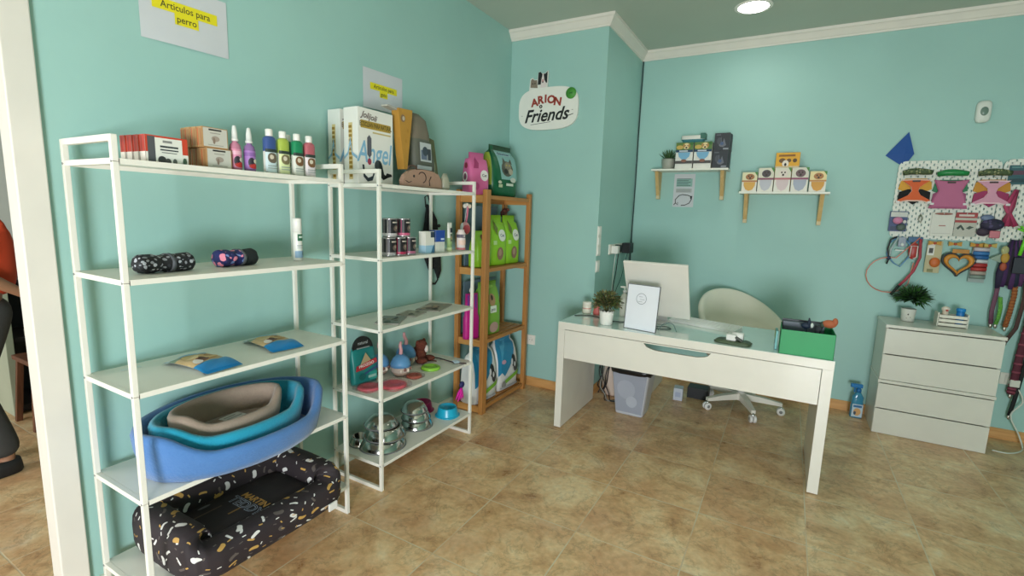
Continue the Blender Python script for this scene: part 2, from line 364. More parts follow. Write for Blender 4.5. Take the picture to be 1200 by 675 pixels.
# ------------------------------------------------------------------ setting
FL = tile_floor()
def sbox(name, *a, m=WALL): return struct(MB().box(*a, m).build(name))
sbox('floor', -3.6, 4.4, -2.6, BY+.1, -.1, 0, m=FL)
sbox('ceiling', -3.6, 4.4, -2.6, BY+.1, H, H+.1, m=CEIL)
mb = MB(); mb.box(-.12, 0, .60, BY+.1, 0, H, WALL); mb.box(-.12, 0, -2.4, -.52, 0, H, WALL); mb.box(-.12, 0, -.52, .60, 2.55, H, WALL)
struct(mb.build('wall_left'))
sbox('wall_corner', 0.0, CX, CY, BY, 0, H)
sbox('wall_back', 0, 4.4, BY, BY+.1, 0, H)
sbox('wall_right', 4.3, 4.4, -2.4, BY, 0, H)
mb = MB(); mb.box(-.12, .8, -2.5, -2.4, 0, H, WALL); mb.box(3.8, 4.4, -2.5, -2.4, 0, H, WALL); mb.box(.8, 3.8, -2.5, -2.4, 2.5, H, WALL); mb.box(.8, 3.8, -2.5, -2.4, 0, .25, WALL)
struct(mb.build('wall_front'))
mb = MB()
for x in (.8, 2.28, 3.74): mb.box(x, x+.06, -2.48, -2.42, .25, 2.5, WHITE)
mb.box(.8, 3.8, -2.48, -2.42, .25, .31, WHITE); mb.box(.8, 3.8, -2.48, -2.42, 2.44, 2.5, WHITE)
struct(mb.build('window_1'))
PALE = M('#d5d8d2', .6, var=.04, vscale=1.5)
mb = MB(); mb.box(-3.6, -3.5, -2.4, BY, 0, H, PALE); struct(mb.build('wall_far'))
mb = MB(); mb.box(-3.5, -.12, 3.3, 3.4, 0, H, PALE); mb.box(-3.5, -.12, -2.5, -2.4, 0, H, PALE); struct(mb.build('wall_next_room'))
# door casing and lining
mb = MB(); mb.box(0, .016, .578, .655, 0, 2.62, JAMB, .004); mb.box(-.075, .012, .580, .600, 0, 2.6, JAMB, .003)
struct(mb.build('door_1'))
mb = MB(); mb.box(0, .016, -.58, -.49, 0, 2.62, JAMB, .004); mb.box(-.135, .012, -.52, -.485, 0, 2.6, JAMB); mb.box(0, .016, -.58, .655, 2.53, 2.62, JAMB, .004); mb.box(-.135, .012, -.52, .6, 2.515, 2.55, JAMB)
struct(mb.build('trim_4'))
BBP = M('#cdd8c6', .5)
def bboard(name, a, b, n, m, h=.074, t=.014):
    a, b, n = Vector(a), Vector(b), Vector(n); prof = [(0, 0), (t, 0), (t, h*.82), (t*.5, h), (0, h)]
    V = [tuple(p+n*u+Vector((0, 0, v))) for p in (a, b) for u, v in prof]; k = len(prof)
    F = [tuple(range(k)), tuple(range(k, 2*k))]+[(i, (i+1) % k, k+(i+1) % k, k+i) for i in range(k)]
    o = MB().add(V, F, m).build(name); return struct(o)
bboard('baseboard_left', (0, .66, 0), (0, CY, 0), (1, 0, 0), BBP)
bboard('baseboard_corner', (0, CY, 0), (CX+.014, CY, 0), (0, -1, 0), PINE_BB)
bboard('baseboard_corner_side', (CX, CY, 0), (CX, BY, 0), (1, 0, 0), wood('pine_skirting_y', '#c08a4c', '#d6a468', 'Y'))
bboard('baseboard_back', (CX, BY, 0), (4.3, BY, 0), (0, -1, 0), PINE_BB)
bboard('baseboard_right', (4.3, -2.4, 0), (4.3, BY, 0), (-1, 0, 0), PINE_BB)
def crown(name, a, b, n, ma=(0, 0, 0), mb_=(0, 0, 0)):
    a, b, n = Vector(a), Vector(b), Vector(n)
    prof = [(0, 0), (.010, 0), (.014, .010), (.022, .016), (.045, .050), (.055, .056), (.058, .075), (0, .075)]
    k = len(prof); V = [tuple(p+n*u+Vector(mm)*u+Vector((0, 0, H-.076+v))) for p, mm in ((a, ma), (b, mb_)) for u, v in prof]
    F = [tuple(range(k)), tuple(range(k, 2*k))]+[(i, (i+1) % k, k+(i+1) % k, k+i) for i in range(k)]
    return struct(MB().add(V, F, TRIM).build(name))
crown('trim_1', (0, CY, 0), (CX, CY, 0), (0, -1, 0), (0, 0, 0), (1, 0, 0))
crown('trim_2', (CX, CY, 0), (CX, BY, 0), (1, 0, 0), (0, -1, 0), (0, -1, 0))
crown('trim_3', (CX, BY, 0), (4.3, BY, 0), (0, -1, 0), (1, 0, 0))
# ceiling lamps
lampwhite = M('#fffdf5', .4, emit=9.0)
for i, (lx, ly) in enumerate(LAMPS):
    t = thing('ceiling_downlight', ['round recessed ceiling downlight, lit, above the desk chair', 'round recessed ceiling downlight, lit, above the middle of the room', 'round recessed ceiling downlight, lit, above the right side of the room'][i], 'ceiling light', (lx, ly, H), 0, 'ceiling downlights')
    MB().lathe([(.098, -.0045), (.118, -.006), (.124, -.0), (.098, 0)], WHITE, 32, cap=False).build('rim', t)
    MB().lathe([(.0985, -.003), (.09, -.0085), (.001, -.010)], lampwhite, 32, cap=False).build('diffuser', t)
    d = bpy.data.lights.new('downlight', 'AREA'); d.shape = 'DISK'; d.size = .19; d.energy = LAMP_W[i]; d.color = (1, .97, .9)
    lo = bpy.data.objects.new('downlight', d); C.objects.link(lo); lo.location = (lx, ly, H-.02)
# ------------------------------------------------------------------ metal shelving
SZ = [.139, .491, .852, 1.210, 1.568]            # shelf centre heights
TOPZ = [z+.0095 for z in SZ]
def shelving(label, x0, x1, y0, y1, top=1.645):
    t = thing('shelving_unit', label, 'shelving unit', (0, 0, 0), group=None)
    w_ = .0165
    for y, sy in ((y0, 1), (y1, -1)):
        mb = MB()
        for x, sx in ((x0, 1), (x1, -1)):
            zz = [0]+[z for z in SZ]+[top]
            for a, b in zip(zz[:-1], zz[1:]):
                mb.box(min(x, x+sx*w_), max(x, x+sx*w_), min(y, y+sy*w_), max(y, y+sy*w_), a+.0006, b-.0006, SHELF_W, .0015)
            for z in SZ:
                mb.at((x+sx*w_/2, y-sy*.001, z)); mb.add([(.004*math.cos(PI*i/4), 0, .004*math.sin(PI*i/4)) for i in range(8)]+[(.004*math.cos(PI*i/4), sy*.002, .004*math.sin(PI*i/4)) for i in range(8)],
                       [tuple(range(8)), tuple(range(8, 16))]+[(i, (i+1) % 8, 8+(i+1) % 8, 8+i) for i in range(8)], GREY); mb.at()
        for z in (.010, top-.010):
            mb.box(x0+w_, x1-w_, min(y, y+sy*w_), max(y, y+sy*w_), z-.0099, z+.0099, SHELF_W, .0015)
        mb.build('side_frame', t)
    for z in SZ:
        mb = MB(); yy0, yy1 = y0+w_, y1-w_
        mb.box(x0, x1, yy0, yy1, z+.0075, z+.0095, SHELF_W); mb.box(x0, x1, yy0, yy0+.0015, z-.0075, z+.0075, SHELF_W); mb.box(x0, x1, yy1-.0015, yy1, z-.0075, z+.0075, SHELF_W)
        mb.box(x1-.0015, x1, yy0, yy1, z-.0075, z+.0075, SHELF_W); mb.box(x0, x0+.0015, yy0, yy1, z-.0075, z+.0075, SHELF_W)
        # end rails between the posts
        for y in (y0, y1-w_): mb.box(x0+w_, x1-w_, y+.001, y+w_-.001, z-.0075, z+.0095, SHELF_W)
        mb.build('shelf', t)
    return t
shelving('white metal shelving unit nearest the doorway, holding the pet beds', .046, .394, .682, 1.522)
shelving('white metal shelving unit beside the pine rack, holding bowls and toys', .040, .394, 1.733, 2.556)
# paper notes on the left wall
def note(label, y0, z0, y1, z1, lines, skew=0., cat='paper sign'):
    mb = MB(); W_ = y1-y0; Hh = z1-z0
    P0 = lambda a, b, off: (.003+.004*math.sin(a*PI)*(1-b)+off, y0+a*W_, z0+b*Hh+skew*a)
    n = 8; V = [P0(i/n, j/n, 0) for j in range(n+1) for i in range(n+1)]+[P0(i/n, j/n, -.0006) for j in range(n+1) for i in range(n+1)]; k = (n+1)**2
    F = []
    for j in range(n):
        for i in range(n): a = j*(n+1)+i; F += [(a, a+1, a+n+2, a+n+1), (k+a, k+a+n+1, k+a+n+2, k+a+1)]
    bd = [i for i in range(n+1)]+[j*(n+1)+n for j in range(1, n+1)]+[n*(n+1)+i for i in range(n-1, -1, -1)]+[j*(n+1) for j in range(n-1, 0, -1)]
    F += [(bd[i], bd[(i+1) % len(bd)], k+bd[(i+1) % len(bd)], k+bd[i]) for i in range(len(bd))]
    mb.add(V, F, PAPER)
    for (txt, cx, cy, hw, h) in lines:
        mb.decal(P0, [('r', cx-hw, cy-h*.55, cx+hw, cy+h*.55, YEL), ('t', txt, cx, cy, h*.92*Hh/W_*.92, h*.92, {'bold': .01}, M('#4c4a22', .7))], .0012)
    return tag(mb.build('paper_sign'), label, cat)
note('white paper sign with highlighted words Articulos para perro, beside the doorway', .958, 2.045, 1.276, 2.262, [('Articulos para', .50, .62, .37, .17), ('perro', .50, .44, .135, .17)], .008)
note('white paper sign with highlighted words Articulos para gato, above the litter boxes', 2.016, 2.012, 2.327, 2.222, [('Articulos para', .50, .58, .34, .155), ('gato', .49, .42, .10, .155)], .005)

# ------------------------------------------------------------------ generic goods
def carton(name, label, cat, w, d, h, loc, rz=0., col='#ffffff', front=(), side=(), top=(), group=None, bev=.0012, rough=.45, right=(), back=(), mats=None, parent=None, tilt=0.):
    mb = MB(); m = mats or M(col, rough); mb.box(-w/2, w/2, -d/2, d/2, 0, h, m, bev)
    if front: mb.decal(planeP((-w/2, -d/2, 0), (w, 0, 0), (0, 0, h)), front)
    if side: mb.decal(planeP((-w/2, d/2, 0), (0, -d, 0), (0, 0, h)), side)
    if right: mb.decal(planeP((w/2, -d/2, 0), (0, d, 0), (0, 0, h)), right)
    if top: mb.decal(planeP((-w/2, -d/2, h), (w, 0, 0), (0, d, 0)), top)
    o = mb.build(name, parent, loc, rot=(tilt, 0, rz)); return tag(o, label, cat, group) if label else o
RZ = PI/2   # goods on the left wall face the room
def sh(k): return TOPZ[k]+.0006
# --- unit one, top shelf
lab = [('r', 0, 0, 1, 1, M('#c8442c')), ('r', 0, 0, 1, .38, M('#e9e4da')), ('r', .05, 0, .22, .96, M('#55565a')), ('r', .22, .04, .86, .93, M('#e6e6dc')), ('r', .40, .76, .62, .85, M('#8a8a86')),
       ('r', .33, .58, .76, .65, M('#3f4446')), ('r', .33, .47, .76, .52, M('#3f4446')), ('r', .36, .38, .72, .41, M('#777a78')), ('e', .36, .10, .10, .16, M('#3a3c3c')), ('e', .50, .06, .07, .13, M('#4a4a48')), ('e', .66, .08, .05, .12, M('#5a605a')), ('e', .90, .12, .05, .14, M('#46604c'))]
sd = [('r', 0, 0, 1, 1, M('#b8382a')), ('r', 0, 0, 1, .38, M('#e9dfd2')), ('r', .3, .4, .45, .95, M('#8e2a20'))]
for i, (x, y) in enumerate([(.338, .848), (.304, .846), (.266, .843), (.232, .840)]):
    carton('medicine_box', ['red and white flat box with grey label, front one of four', 'red and white flat box standing right behind the labelled front one', 'red and white flat box standing third from the front of its row', 'red and white flat box rearmost of its row, nearest the wall'][i], 'box', .125, .028, .083, (x, y, sh(4)), RZ+(.03, -.02, .04, 0)[i], '#d8d2c6', lab, sd, group='red and white boxes on the top shelf')
kf = [('r', .04, .05, .96, .96, M('#c9c6bb')), ('r', .25, .84, .75, .92, M('#2e2c2a')), ('r', .3, .70, .7, .74, M('#9a978e')), ('e', .5, .45, .16, .14, M('#a3968a')), ('e', .44, .35, .05, .16, M('#8b7768')), ('r', .2, .12, .8, .15, M('#9a978e'))]
ks = [('r', .08, .08, .3, .92, M('#c06a3e')), ('r', .5, .1, .9, .9, M('#a8794c'))]
kn = 0
kl = ['front', 'second', 'third', 'rearmost']
for lvl in range(2):
    for i in range(4):
        x = .330-.034*i; y = .994+(.012 if lvl == 0 else 0)+random.uniform(-.004, .004)
        carton('kraft_box', 'brown kraft box with pale printed face, %s in the %s row' % (kl[i], 'lower' if lvl == 0 else 'upper'), 'box', .088, .031, .068, (x, y+.012, sh(4)+lvl*.0686), RZ, '#b58a5a', kf, ks, group='kraft boxes stacked on the top shelf')
def pump_bottle(label, x, y, z, c1, c2, liquid):
    t = thing('spray_bottle', label, 'spray bottle', (x, y, z), RZ, 'small pump sprays')
    MB().lathe([(.015, 0), (.0195, .003), (.0195, .078), (.017, .092), (.009, .100), (.009, .104)], M(liquid, .25), 20).build('bottle', t)
    mb = MB(); P = lambda a, b, off: ((.0198+off)*math.sin((a-.5)*4.2), -(.0198+off)*math.cos((a-.5)*4.2), .010+b*.066)
    mb.decal(P, [('r', 0, 0, 1, 1, M(c1, .4)), ('e', .45, .35, .15, .28, M('#2c2430')), ('e', .55, .16, .22, .14, M('#c8342e')), ('e', .62, .44, .1, .12, M('#e9dccc')), ('r', .1, .7, .9, .9, M(c2, .4))]); mb.build('label', t)
    MB().lathe([(.0125, .104), (.0125, .112), (.0105, .113), (.0095, .135), (.006, .158), (.002, .160)], M('#e4e4e0', .25), 18).build('cap', t)
pump_bottle('clear pink pump spray bottle with tall white cap, nearest the kraft boxes', .325, 1.087, sh(4), '#d98aa6', '#e8b4c4', '#c27f96')
pump_bottle('purple pump spray bottle with tall white cap, right of the pink one', .325, 1.141, sh(4), '#a678bc', '#8a60a4', '#8e6aa0')
def shampoo(label, x, y, z, c, c2, petc):
    t = thing('shampoo_bottle', label, 'shampoo bottle', (x, y, z), RZ, 'pet shampoo bottles on the top shelf')
    mb = MB(); R = [superring(w_, d_, zz, 24, 2.6) for w_, d_, zz in ((.044, .030, 0), (.049, .034, .004), (.049, .034, .085), (.049, .034, .128), (.044, .031, .137), (.024, .022, .143))]
    mb.loft(R, [M('#e2e0d6', .35)]*2+[M(c, .35)]*3); mb.build('bottle', t)
    Rr = lambda a, off: (math.copysign(abs(math.sin((a-.5)*2.4))**(2/2.6), a-.5)*(.0245+off), -abs(math.cos((a-.5)*2.4))**(2/2.6)*(.017+off))
    P = lambda a, b, off: (*Rr(a, off+.0002), .006+b*.088)
    mb = MB(); mb.decal(P, [('r', 0, 0, 1, 1, M(c2, .4)), ('r', 0, .86, 1, 1, M('#2e3a34')), ('e', .5, .62, .30, .22, M(petc)), ('e', .45, .66, .1, .1, M('#d8cdb8')), ('r', .2, .26, .8, .30, M('#9aa39c')), ('r', .2, .16, .8, .20, M('#a9b0aa')), ('r', .78, .3, .9, .4, M('#44524a'))]); mb.build('label', t)
    MB().lathe([(.0125, .143), (.0135, .145), (.0135, .168), (.011, .170)], M('#ebe9e2', .3), 20).build('cap', t)
shampoo('shampoo bottle with white cap and dark blue shoulder', .318, 1.228, sh(4), '#3c5590', '#cfe0e2', '#6e6252')
shampoo('shampoo bottle with white cap and lime green body', .318, 1.286, sh(4), '#a8bc4e', '#d9e0a8', '#7e7452')
shampoo('shampoo bottle with white cap and emerald green shoulder', .318, 1.350, sh(4), '#1f8a5c', '#dcdcd0', '#7a5636')
shampoo('shampoo bottle with white cap and dusty pink shoulder, rightmost of the row', .318, 1.408, sh(4), '#b8626c', '#e0d4d6', '#7a5636')
shampoo('shampoo bottle half hidden behind the lime and emerald ones', .255, 1.352, sh(4), '#1f7a56', '#dcdcd0', '#7a5636')
# --- unit one, second shelf: rolls and spray
CAMO = spots('black_grey_camo_fabric', '#15161a', ['#8f9196', '#b0b2b8', '#303238'], 75, .42)
NAVY = spots('navy_pink_print_fabric', '#1f2560', ['#e88aa0', '#1b2050', '#7a90c8', '#e88aa0'], 45, .5)
def roll(name, label, x, y, z, m, m2, L, r, rz):
    t = thing(name, label, 'fabric roll', (x, y, z), rz)
    N = 22
    def sect(xx, f):
        out = []
        for j in range(32):
            a = 2*PI*j/32; k = 1+.05*math.sin(3*a+xx*30)+.03*math.sin(7*a+xx*50)
            out.append((xx, r*1.25*f*k*math.cos(a), r*.92+r*.9*f*k*math.sin(a)))
        return out
    xs = [-L/2+L*i/N for i in range(N+1)]
    fs = [.35 if i in (0, N) else (.8 if i in (1, N-1) else (1.0 if abs(i/N-.42) > .06 else .9)) for i in range(N+1)]
    h = int(N*.62)
    MB().loft([sect(a, f) for a, f in zip(xs[:h+1], fs[:h+1])], m).build('fabric', t)
    mb = MB().loft([sect(a, f) for a, f in zip(xs[h:], fs[h:])], m2); mb.build('folded_end', t)
    mb = MB(); mb.loft([[(xx, r*1.25*k*math.cos(2*PI*j/32), r*.92+r*.9*k*math.sin(2*PI*j/32)) for j in range(32)] for xx, k in ((L*.02, .97), (L*.02, 1.06), (L*.09, 1.06), (L*.09, .97))], M('#5b5d62', .7), cap=False); mb.build('band', t)
roll('rolled_blanket', 'rolled black and grey patterned pet blanket, left on the second shelf', .262, .858, sh(3), CAMO, CAMO, .185, .034, RZ+.05)
roll('rolled_blanket', 'rolled navy blue blanket with pink shapes and dark end', .240, 1.118, sh(3), NAVY, M('#1d2426', .8, bump=.3), .165, .035, RZ+.12)
t = thing('aerosol_can', 'tall white spray can with green label standing on the second shelf', 'spray can', (.225, 1.408, sh(3)), RZ)
MB().lathe([(.018, 0), (.0195, .003), (.0195, .120), (.018, .126)], M('#eceae2', .3), 22).build('can', t)
mb = MB(); P = lambda a, b, off: ((.0197+off)*math.sin((a-.5)*4), -(.0197+off)*math.cos((a-.5)*4), .012+b*.105)
mb.decal(P, [('r', .35, .72, .95, 1, M('#2e6a4c')), ('r', .42, .84, .85, .92, M('#cfe0d4')), ('r', .3, .50, .9, .54, M('#9aa6a8')), ('r', .3, .42, .9, .45, M('#b4bcbc')), ('r', .2, .02, .95, .3, M('#8fb0cc')), ('e', .72, .18, .12, .14, M('#3f4650'))]); mb.build('label', t)
MB().lathe([(.0185, .126), (.0185, .182), (.016, .186)], M('#f4f2ec', .3), 22).build('cap', t)
# --- unit one, third shelf: snack bags
def snack(label, x, y, z, rz, L=.245, W_=.145):
    t = thing('snack_bag', label, 'snack bag', (x, y, z), rz, 'blue pet snack bags on the third shelf')
    def surf(a, b, s_):
        u = a*L-L/2; v = b*W_-W_/2
        e = (math.sin(PI*min(max(a, 0), 1))**.6)*(math.sin(PI*min(max(b, 0), 1))**.5); wr = .0025*math.sin(a*23+b*9)*e
        return (u, v*(1-.08*math.sin(PI*a)), .016+s_*(.0155*e)+(wr if s_ > 0 else 0)-.013*abs(2*a-1)**4)
    n = 14; cols = {'b': M('#1f86c0', .3), 'd': M('#1a5f96', .3), 'w': M('#c9d4dc', .3), 't': M('#c8a878', .35), 'g': M('#7c8c74', .35)}
    def cm(i): a = (i+.5)/n; return cols['d'] if a < .08 else cols['w'] if a < .16 else cols['g'] if a < .30 else cols['t'] if a < .72 else cols['b']
    for part, s_ in (('front', 1), ('back', -1)):
        pass
    V = [surf(i/n, j/n, 1) for j in range(n+1) for i in range(n+1)]+[surf(i/n, j/n, -1) for j in range(n+1) for i in range(n+1)]; k = (n+1)**2; F = []; ms = []
    for j in range(n):
        for i in range(n):
            a = j*(n+1)+i; F += [(a, a+1, a+n+2, a+n+1), (k+a, k+a+n+1, k+a+n+2, k+a+1)]; ms += [cm(i), M('#b9c4c8', .3)]
    mb = MB(); mb.add(V, F, ms, True); mb.build('bag', t)
    mb = MB(); P = lambda a, b, off: tuple(Vector(surf(a, b, 1))+Vector((0, 0, off+.0006)))
    mb.decal(P, [('e', .40, .5, .16, .36, M('#d9c08e')), ('e', .54, .62, .12, .24, M('#cda468')), ('e', .33, .3, .08, .16, M('#c9b078')), ('e', .47, .72, .07, .12, M('#b88a50')), ('e', .60, .38, .08, .17, M('#7c4426')), ('e', .55, .44, .05, .1, M('#542c1a')), ('e', .64, .22, .08, .12, M('#e4dcd4')), ('e', .34, .66, .06, .14, M('#9db4c0')), ('r', .18, .2, .26, .8, M('#7aaed0')), ('p', [(.68, .95), (.98, .95), (.98, .05), (.74, .05), (.8, .4)], M('#1b7fbe', .3))]); mb.build('print', t)
snack('shiny blue ended snack bag lying on the third shelf, nearer the doorway', .258, .962, sh(2), .09)
snack('shiny blue ended snack bag lying on the third shelf, farther along', .214, 1.277, sh(2), -.11)
tag(MB().box(-.008, .010, -.03, .03, 0, .0012, M('#dfe4e0', .3)).build('price_label', None, (.10, .80, sh(2))), 'tiny white blank price sticker on the third shelf', 'sticker')

# ------------------------------------------------------------------ pet beds
def ring_bed(t, part, a, b, z0, hf, hb, th, m, cx=0, cy=0, hmod=None, flare=1.06, pw=2.0, n=72, inner_floor=True, tilt=0.):
    """oval padded wall; local -y is the low front"""
    rings = []; uv = []
    for j in range(n):
        al = 2*PI*j/n; c, s_ = math.cos(al), math.sin(al); ex = 2/pw
        ux = math.copysign(abs(c)**ex, c); uy = math.copysign(abs(s_)**ex, s_)
        h = hmod(al) if hmod else hf+(hb-hf)*(.5+.5*s_)
        sec = [(0, .0), (.25, .012), (.6, .45), (.85, .8), (1., 1.0)]
        out = []
        sec = [(0-th*.1, .03), (th*.04, .30), (th*.12, .65), (th*.02, .9), (-th*.28, 1.0), (-th*.72, 1.0), (-th*.98, .9), (-th*1.05, .6), (-th*1.0, .25), (-th*1.0, .08)]
        for q, (r, f) in enumerate(sec):
            fl = 1+(flare-1)*f; wr = 1+.004*math.sin(al*17+q)
            out.append((cx+(a*fl+r)*ux*wr, cy+(b*fl+r)*uy*wr, z0+h*f))
        rings.append(out)
    mb = MB(); V = [p for r in rings for p in r]; k = len(rings[0]); F = []
    for j in range(n):
        j2 = (j+1) % n
        for i in range(k-1): F.append((j*k+i, j2*k+i, j2*k+i+1, j*k+i+1))
    F.append(tuple(j*k for j in range(n)))
    mb.add(V, F, m, True)
    return mb, [(p[-1]) for p in rings]
def bed_floor(mb, ring, z, m, dome=.012):
    n = len(ring); cx = sum(p[0] for p in ring)/n; cy = sum(p[1] for p in ring)/n; R = []
    for f, dz in ((1.02, 0), (.9, dome*.6), (.6, dome), (.3, dome*1.05), (.02, dome)):
        R.append([(cx+(p[0]-cx)*f, cy+(p[1]-cy)*f, z+dz) for p in ring])
    mb.loft(R, m, cap=True)
def felt(c): return M(c, .85, bump=.25, bscale=120, var=.06, vscale=10, sheen=.3)
def dip(lo, hi, wdt=.9):
    def f(al):
        d = abs(((al-1.5*PI+PI) % (2*PI))-PI)      # angle away from the front
        s_ = min(1, max(0, (d-wdt*.45)/(wdt*.55))); s_ = s_*s_*(3-2*s_); return lo+(hi-lo)*s_
    return f
bz = sh(1)
t = thing('pet_bed', 'large periwinkle blue oval pet bed with a dipped front, holding two smaller beds', 'pet bed', (.262, 1.085, bz), RZ)
mb, ri = ring_bed(t, 'w', .330, .215, 0, 0, 0, .035, felt('#4878b4'), hmod=dip(.100, .176, 1.25), flare=1.09); mb.build('padded_wall', t)
mb = MB(); bed_floor(mb, ri, .016, felt('#4a6fa8')); mb.build('cushion', t)
t = thing('pet_bed', 'turquoise oval pet bed nested inside the blue one', 'pet bed', (.256, 1.072, bz+.030), RZ)
mb, ri = ring_bed(t, 'w', .272, .160, 0, 0, 0, .032, felt('#1496b4'), hmod=dip(.100, .154, 1.25), flare=1.08); mb.build('padded_wall', t)
mb = MB(); bed_floor(mb, ri, .012, felt('#0f86a2')); mb.build('cushion', t)
t = thing('pet_bed', 'small taupe oval pet bed nested inside the turquoise one', 'pet bed', (.250, 1.056, bz+.058), RZ)
mb, ri = ring_bed(t, 'w', .198, .106, 0, 0, 0, .028, felt('#9a8878'), hmod=dip(.095, .142, 1.2), flare=1.09); mb.build('padded_wall', t)
mb = MB(); bed_floor(mb, ri, .040, felt('#857466')); mb.build('cushion', t)
carton('care_card', 'small white printed card lying in the taupe pet bed', 'card', .085, .05, .002, (.235, 1.075, bz+.058+.0532), RZ+.15, '#d4d8d6', top=[('r', .1, .2, .9, .35, M('#8d9494')), ('r', .1, .55, .7, .7, M('#9aa0a0'))], bev=0)
# dark printed sofa bed
BONE = bone_fabric()
t = thing('dog_sofa_bed', 'dark rectangular dog bed printed with bones and paws on the bottom shelf', 'pet bed', (.262, 1.095, sh(0)), RZ)
def bolster_ring(a, b, h, th, n=96, pw=5., hmod=None):
    mb = MB(); V = []; UV = []; k = 19; per = 0; pv = None
    arc = [0]
    sq_ = lambda q: Vector((math.copysign(abs(math.cos(q))**.6, math.cos(q))*th/2, math.copysign(abs(math.sin(q))**.6, math.sin(q))*h/2))
    for i in range(1, 19): arc.append(arc[-1]+(sq_(2*PI*i/18-PI/2)-sq_(2*PI*(i-1)/18-PI/2)).length)
    for j in range(n+1):
        al = 2*PI*j/n+PI/4; c, s_ = math.cos(al), math.sin(al)
        ux = math.copysign(abs(c)**(2/pw), c); uy = math.copysign(abs(s_)**(2/pw), s_)
        p = Vector((a*ux, b*uy)); nv = Vector((abs(ux)**(pw-1)*math.copysign(1, ux)/a, abs(uy)**(pw-1)*math.copysign(1, uy)/b)).normalized()
        if pv is not None: per += (p-pv).length
        pv = p; hh = hmod(al) if hmod else h
        for i in range(k):
            q = 2*PI*i/(k-1)-PI/2; wr = 1+.03*math.sin(al*9+q*2)+.02*math.sin(al*23+q)
            cq, sq = math.cos(q), math.sin(q)
            rr = th/2*math.copysign(abs(cq)**.6, cq)*wr; zz = hh/2+hh/2*math.copysign(abs(sq)**.6, sq)*(wr if sq > 0 else 1)
            V.append((p.x+nv.x*rr-nv.x*th/2, p.y+nv.y*rr-nv.y*th/2, zz)); UV.append((per, arc[i]))
    F = [(j*k+i, (j+1)*k+i, (j+1)*k+i+1, j*k+i+1) for j in range(n) for i in range(k-1)]
    mb.add(V, F, BONE, True, UV); return mb
def bh(al):
    s_ = math.sin(al); c = abs(math.cos(al)); return .178-.058*max(0, -s_)**1.5*(1 if c < .75 else max(0, (1-c)/.25))
mb = bolster_ring(.335, .235, .2, .115, hmod=bh, pw=7.); mb.build('bolster', t)
mb = MB(); R = []
for f, z in ((.98, .02), (1.0, .06), (.96, .085), (.8, .097), (.4, .102), (.02, .103)):
    R.append([(p[0]*f, p[1]*f, z) for p in superring(.52, .30, 0, 40, 5)])
mb.loft(R, M('#2a2428', .8, bump=.15, bscale=40)); mb.build('cushion', t)
mb = MB(); P = planeP((-.25, -.12, .106), (.5, 0, 0), (0, .24, 0))
mb.decal(P, [('t', 'MARTIN', .53, .33, .085, .177, {'rot': -PI/2, 'bold': .03}, M('#b98f4a', .8)), ('t', 'TEDDY', .44, .31, .12, .25, {'rot': -PI/2, 'bold': .035}, M('#9aa6b8', .8)), ('t', 'TEDDY', .44, .31, .12, .25, {'rot': -PI/2, 'bold': -.006}, M('#2a2428', .8)),
             ('r', .12, .62, .34, .65, M('#55483c', .8)), ('r', .30, .30, .40, .335, M('#8a6a3a', .8)), ('e', .25, .82, .05, .03, M('#6c6c70', .8))], .0008); mb.build('print', t)
MB().box(-.022, .022, -.004, .004, .0, .034, M('#e8e8e4', .5), .002).build('care_tag', t, (.235, -.243, .012))
# ------------------------------------------------------------------ unit two, top shelf
lf = [('r', .07, .74, .93, .84, M('#b39338')), ('t', 'ECOCLEAN PARA NATURAL', .5, .79, .072, .085, {'bold': .02}, M('#4d4224')), ('r', .4, .69, .93, .71, M('#c8b478')),
      ('t', 'Jolijoli', .30, .90, .17, .11, {'shear': .3, 'bold': .02, 'rot': -.12}, M('#6d5b58')), ('t', 'Angel', .45, .42, .42, .40, {'bold': .01, 'shear': .2}, M('#86b6d4')),
      ('p', [(.24, .62), (.30, .66), (.36, .62), (.36, .40), (.30, .36), (.24, .40)], M('#5c5c66')), ('e', .30, .31, .055, .045, M('#a03a50')),
      ('p', [(.1, .26), (.13, .10), (.24, .04), (.38, .06), (.46, .18), (.44, .24), (.38, .12), (.26, .09), (.17, .13), (.15, .26)], M('#26303a')),
      ('e', .55, .27, .11, .075, M('#3c4246')), ('p', [(.56, .34), (.66, .28), (.72, .16), (.84, .12), (.96, .14), (.94, .17), (.80, .18), (.70, .08), (.60, .12)], M('#1c1e20'))]
ls = [('t', 'ECOCLEAN NATURAL', .52, .42, .26, .075, {'rot': PI/2, 'bold': .03}, M('#a8802c'))]
lsd = [('r', .35, .06, .62, .80, M('#d8c48a'))]+[('r', .38, .09+i*.058, .59, .125+i*.058, M('#9c7a2c')) for i in range(12)]+[('p', [(.05, .36), (.30, .42), (.5, .62), (.62, .42), (.98, .36), (.98, .32), (.6, .38), (.5, .52), (.32, .38), (.05, .33)], M('#8fb8d0'))]
carton('litter_box', 'white cardboard litter carton with blue lettering and cat picture, front one', 'carton', .240, .098, .368, (.184, 1.8785, sh(4)), RZ, '#eceae2', lf, lsd, group=None)
carton('litter_box', 'white cardboard litter carton standing behind the front one by the wall', 'carton', .236, .088, .366, (.063, 1.8785, sh(4)), RZ, '#e2e2da', lf, lsd)
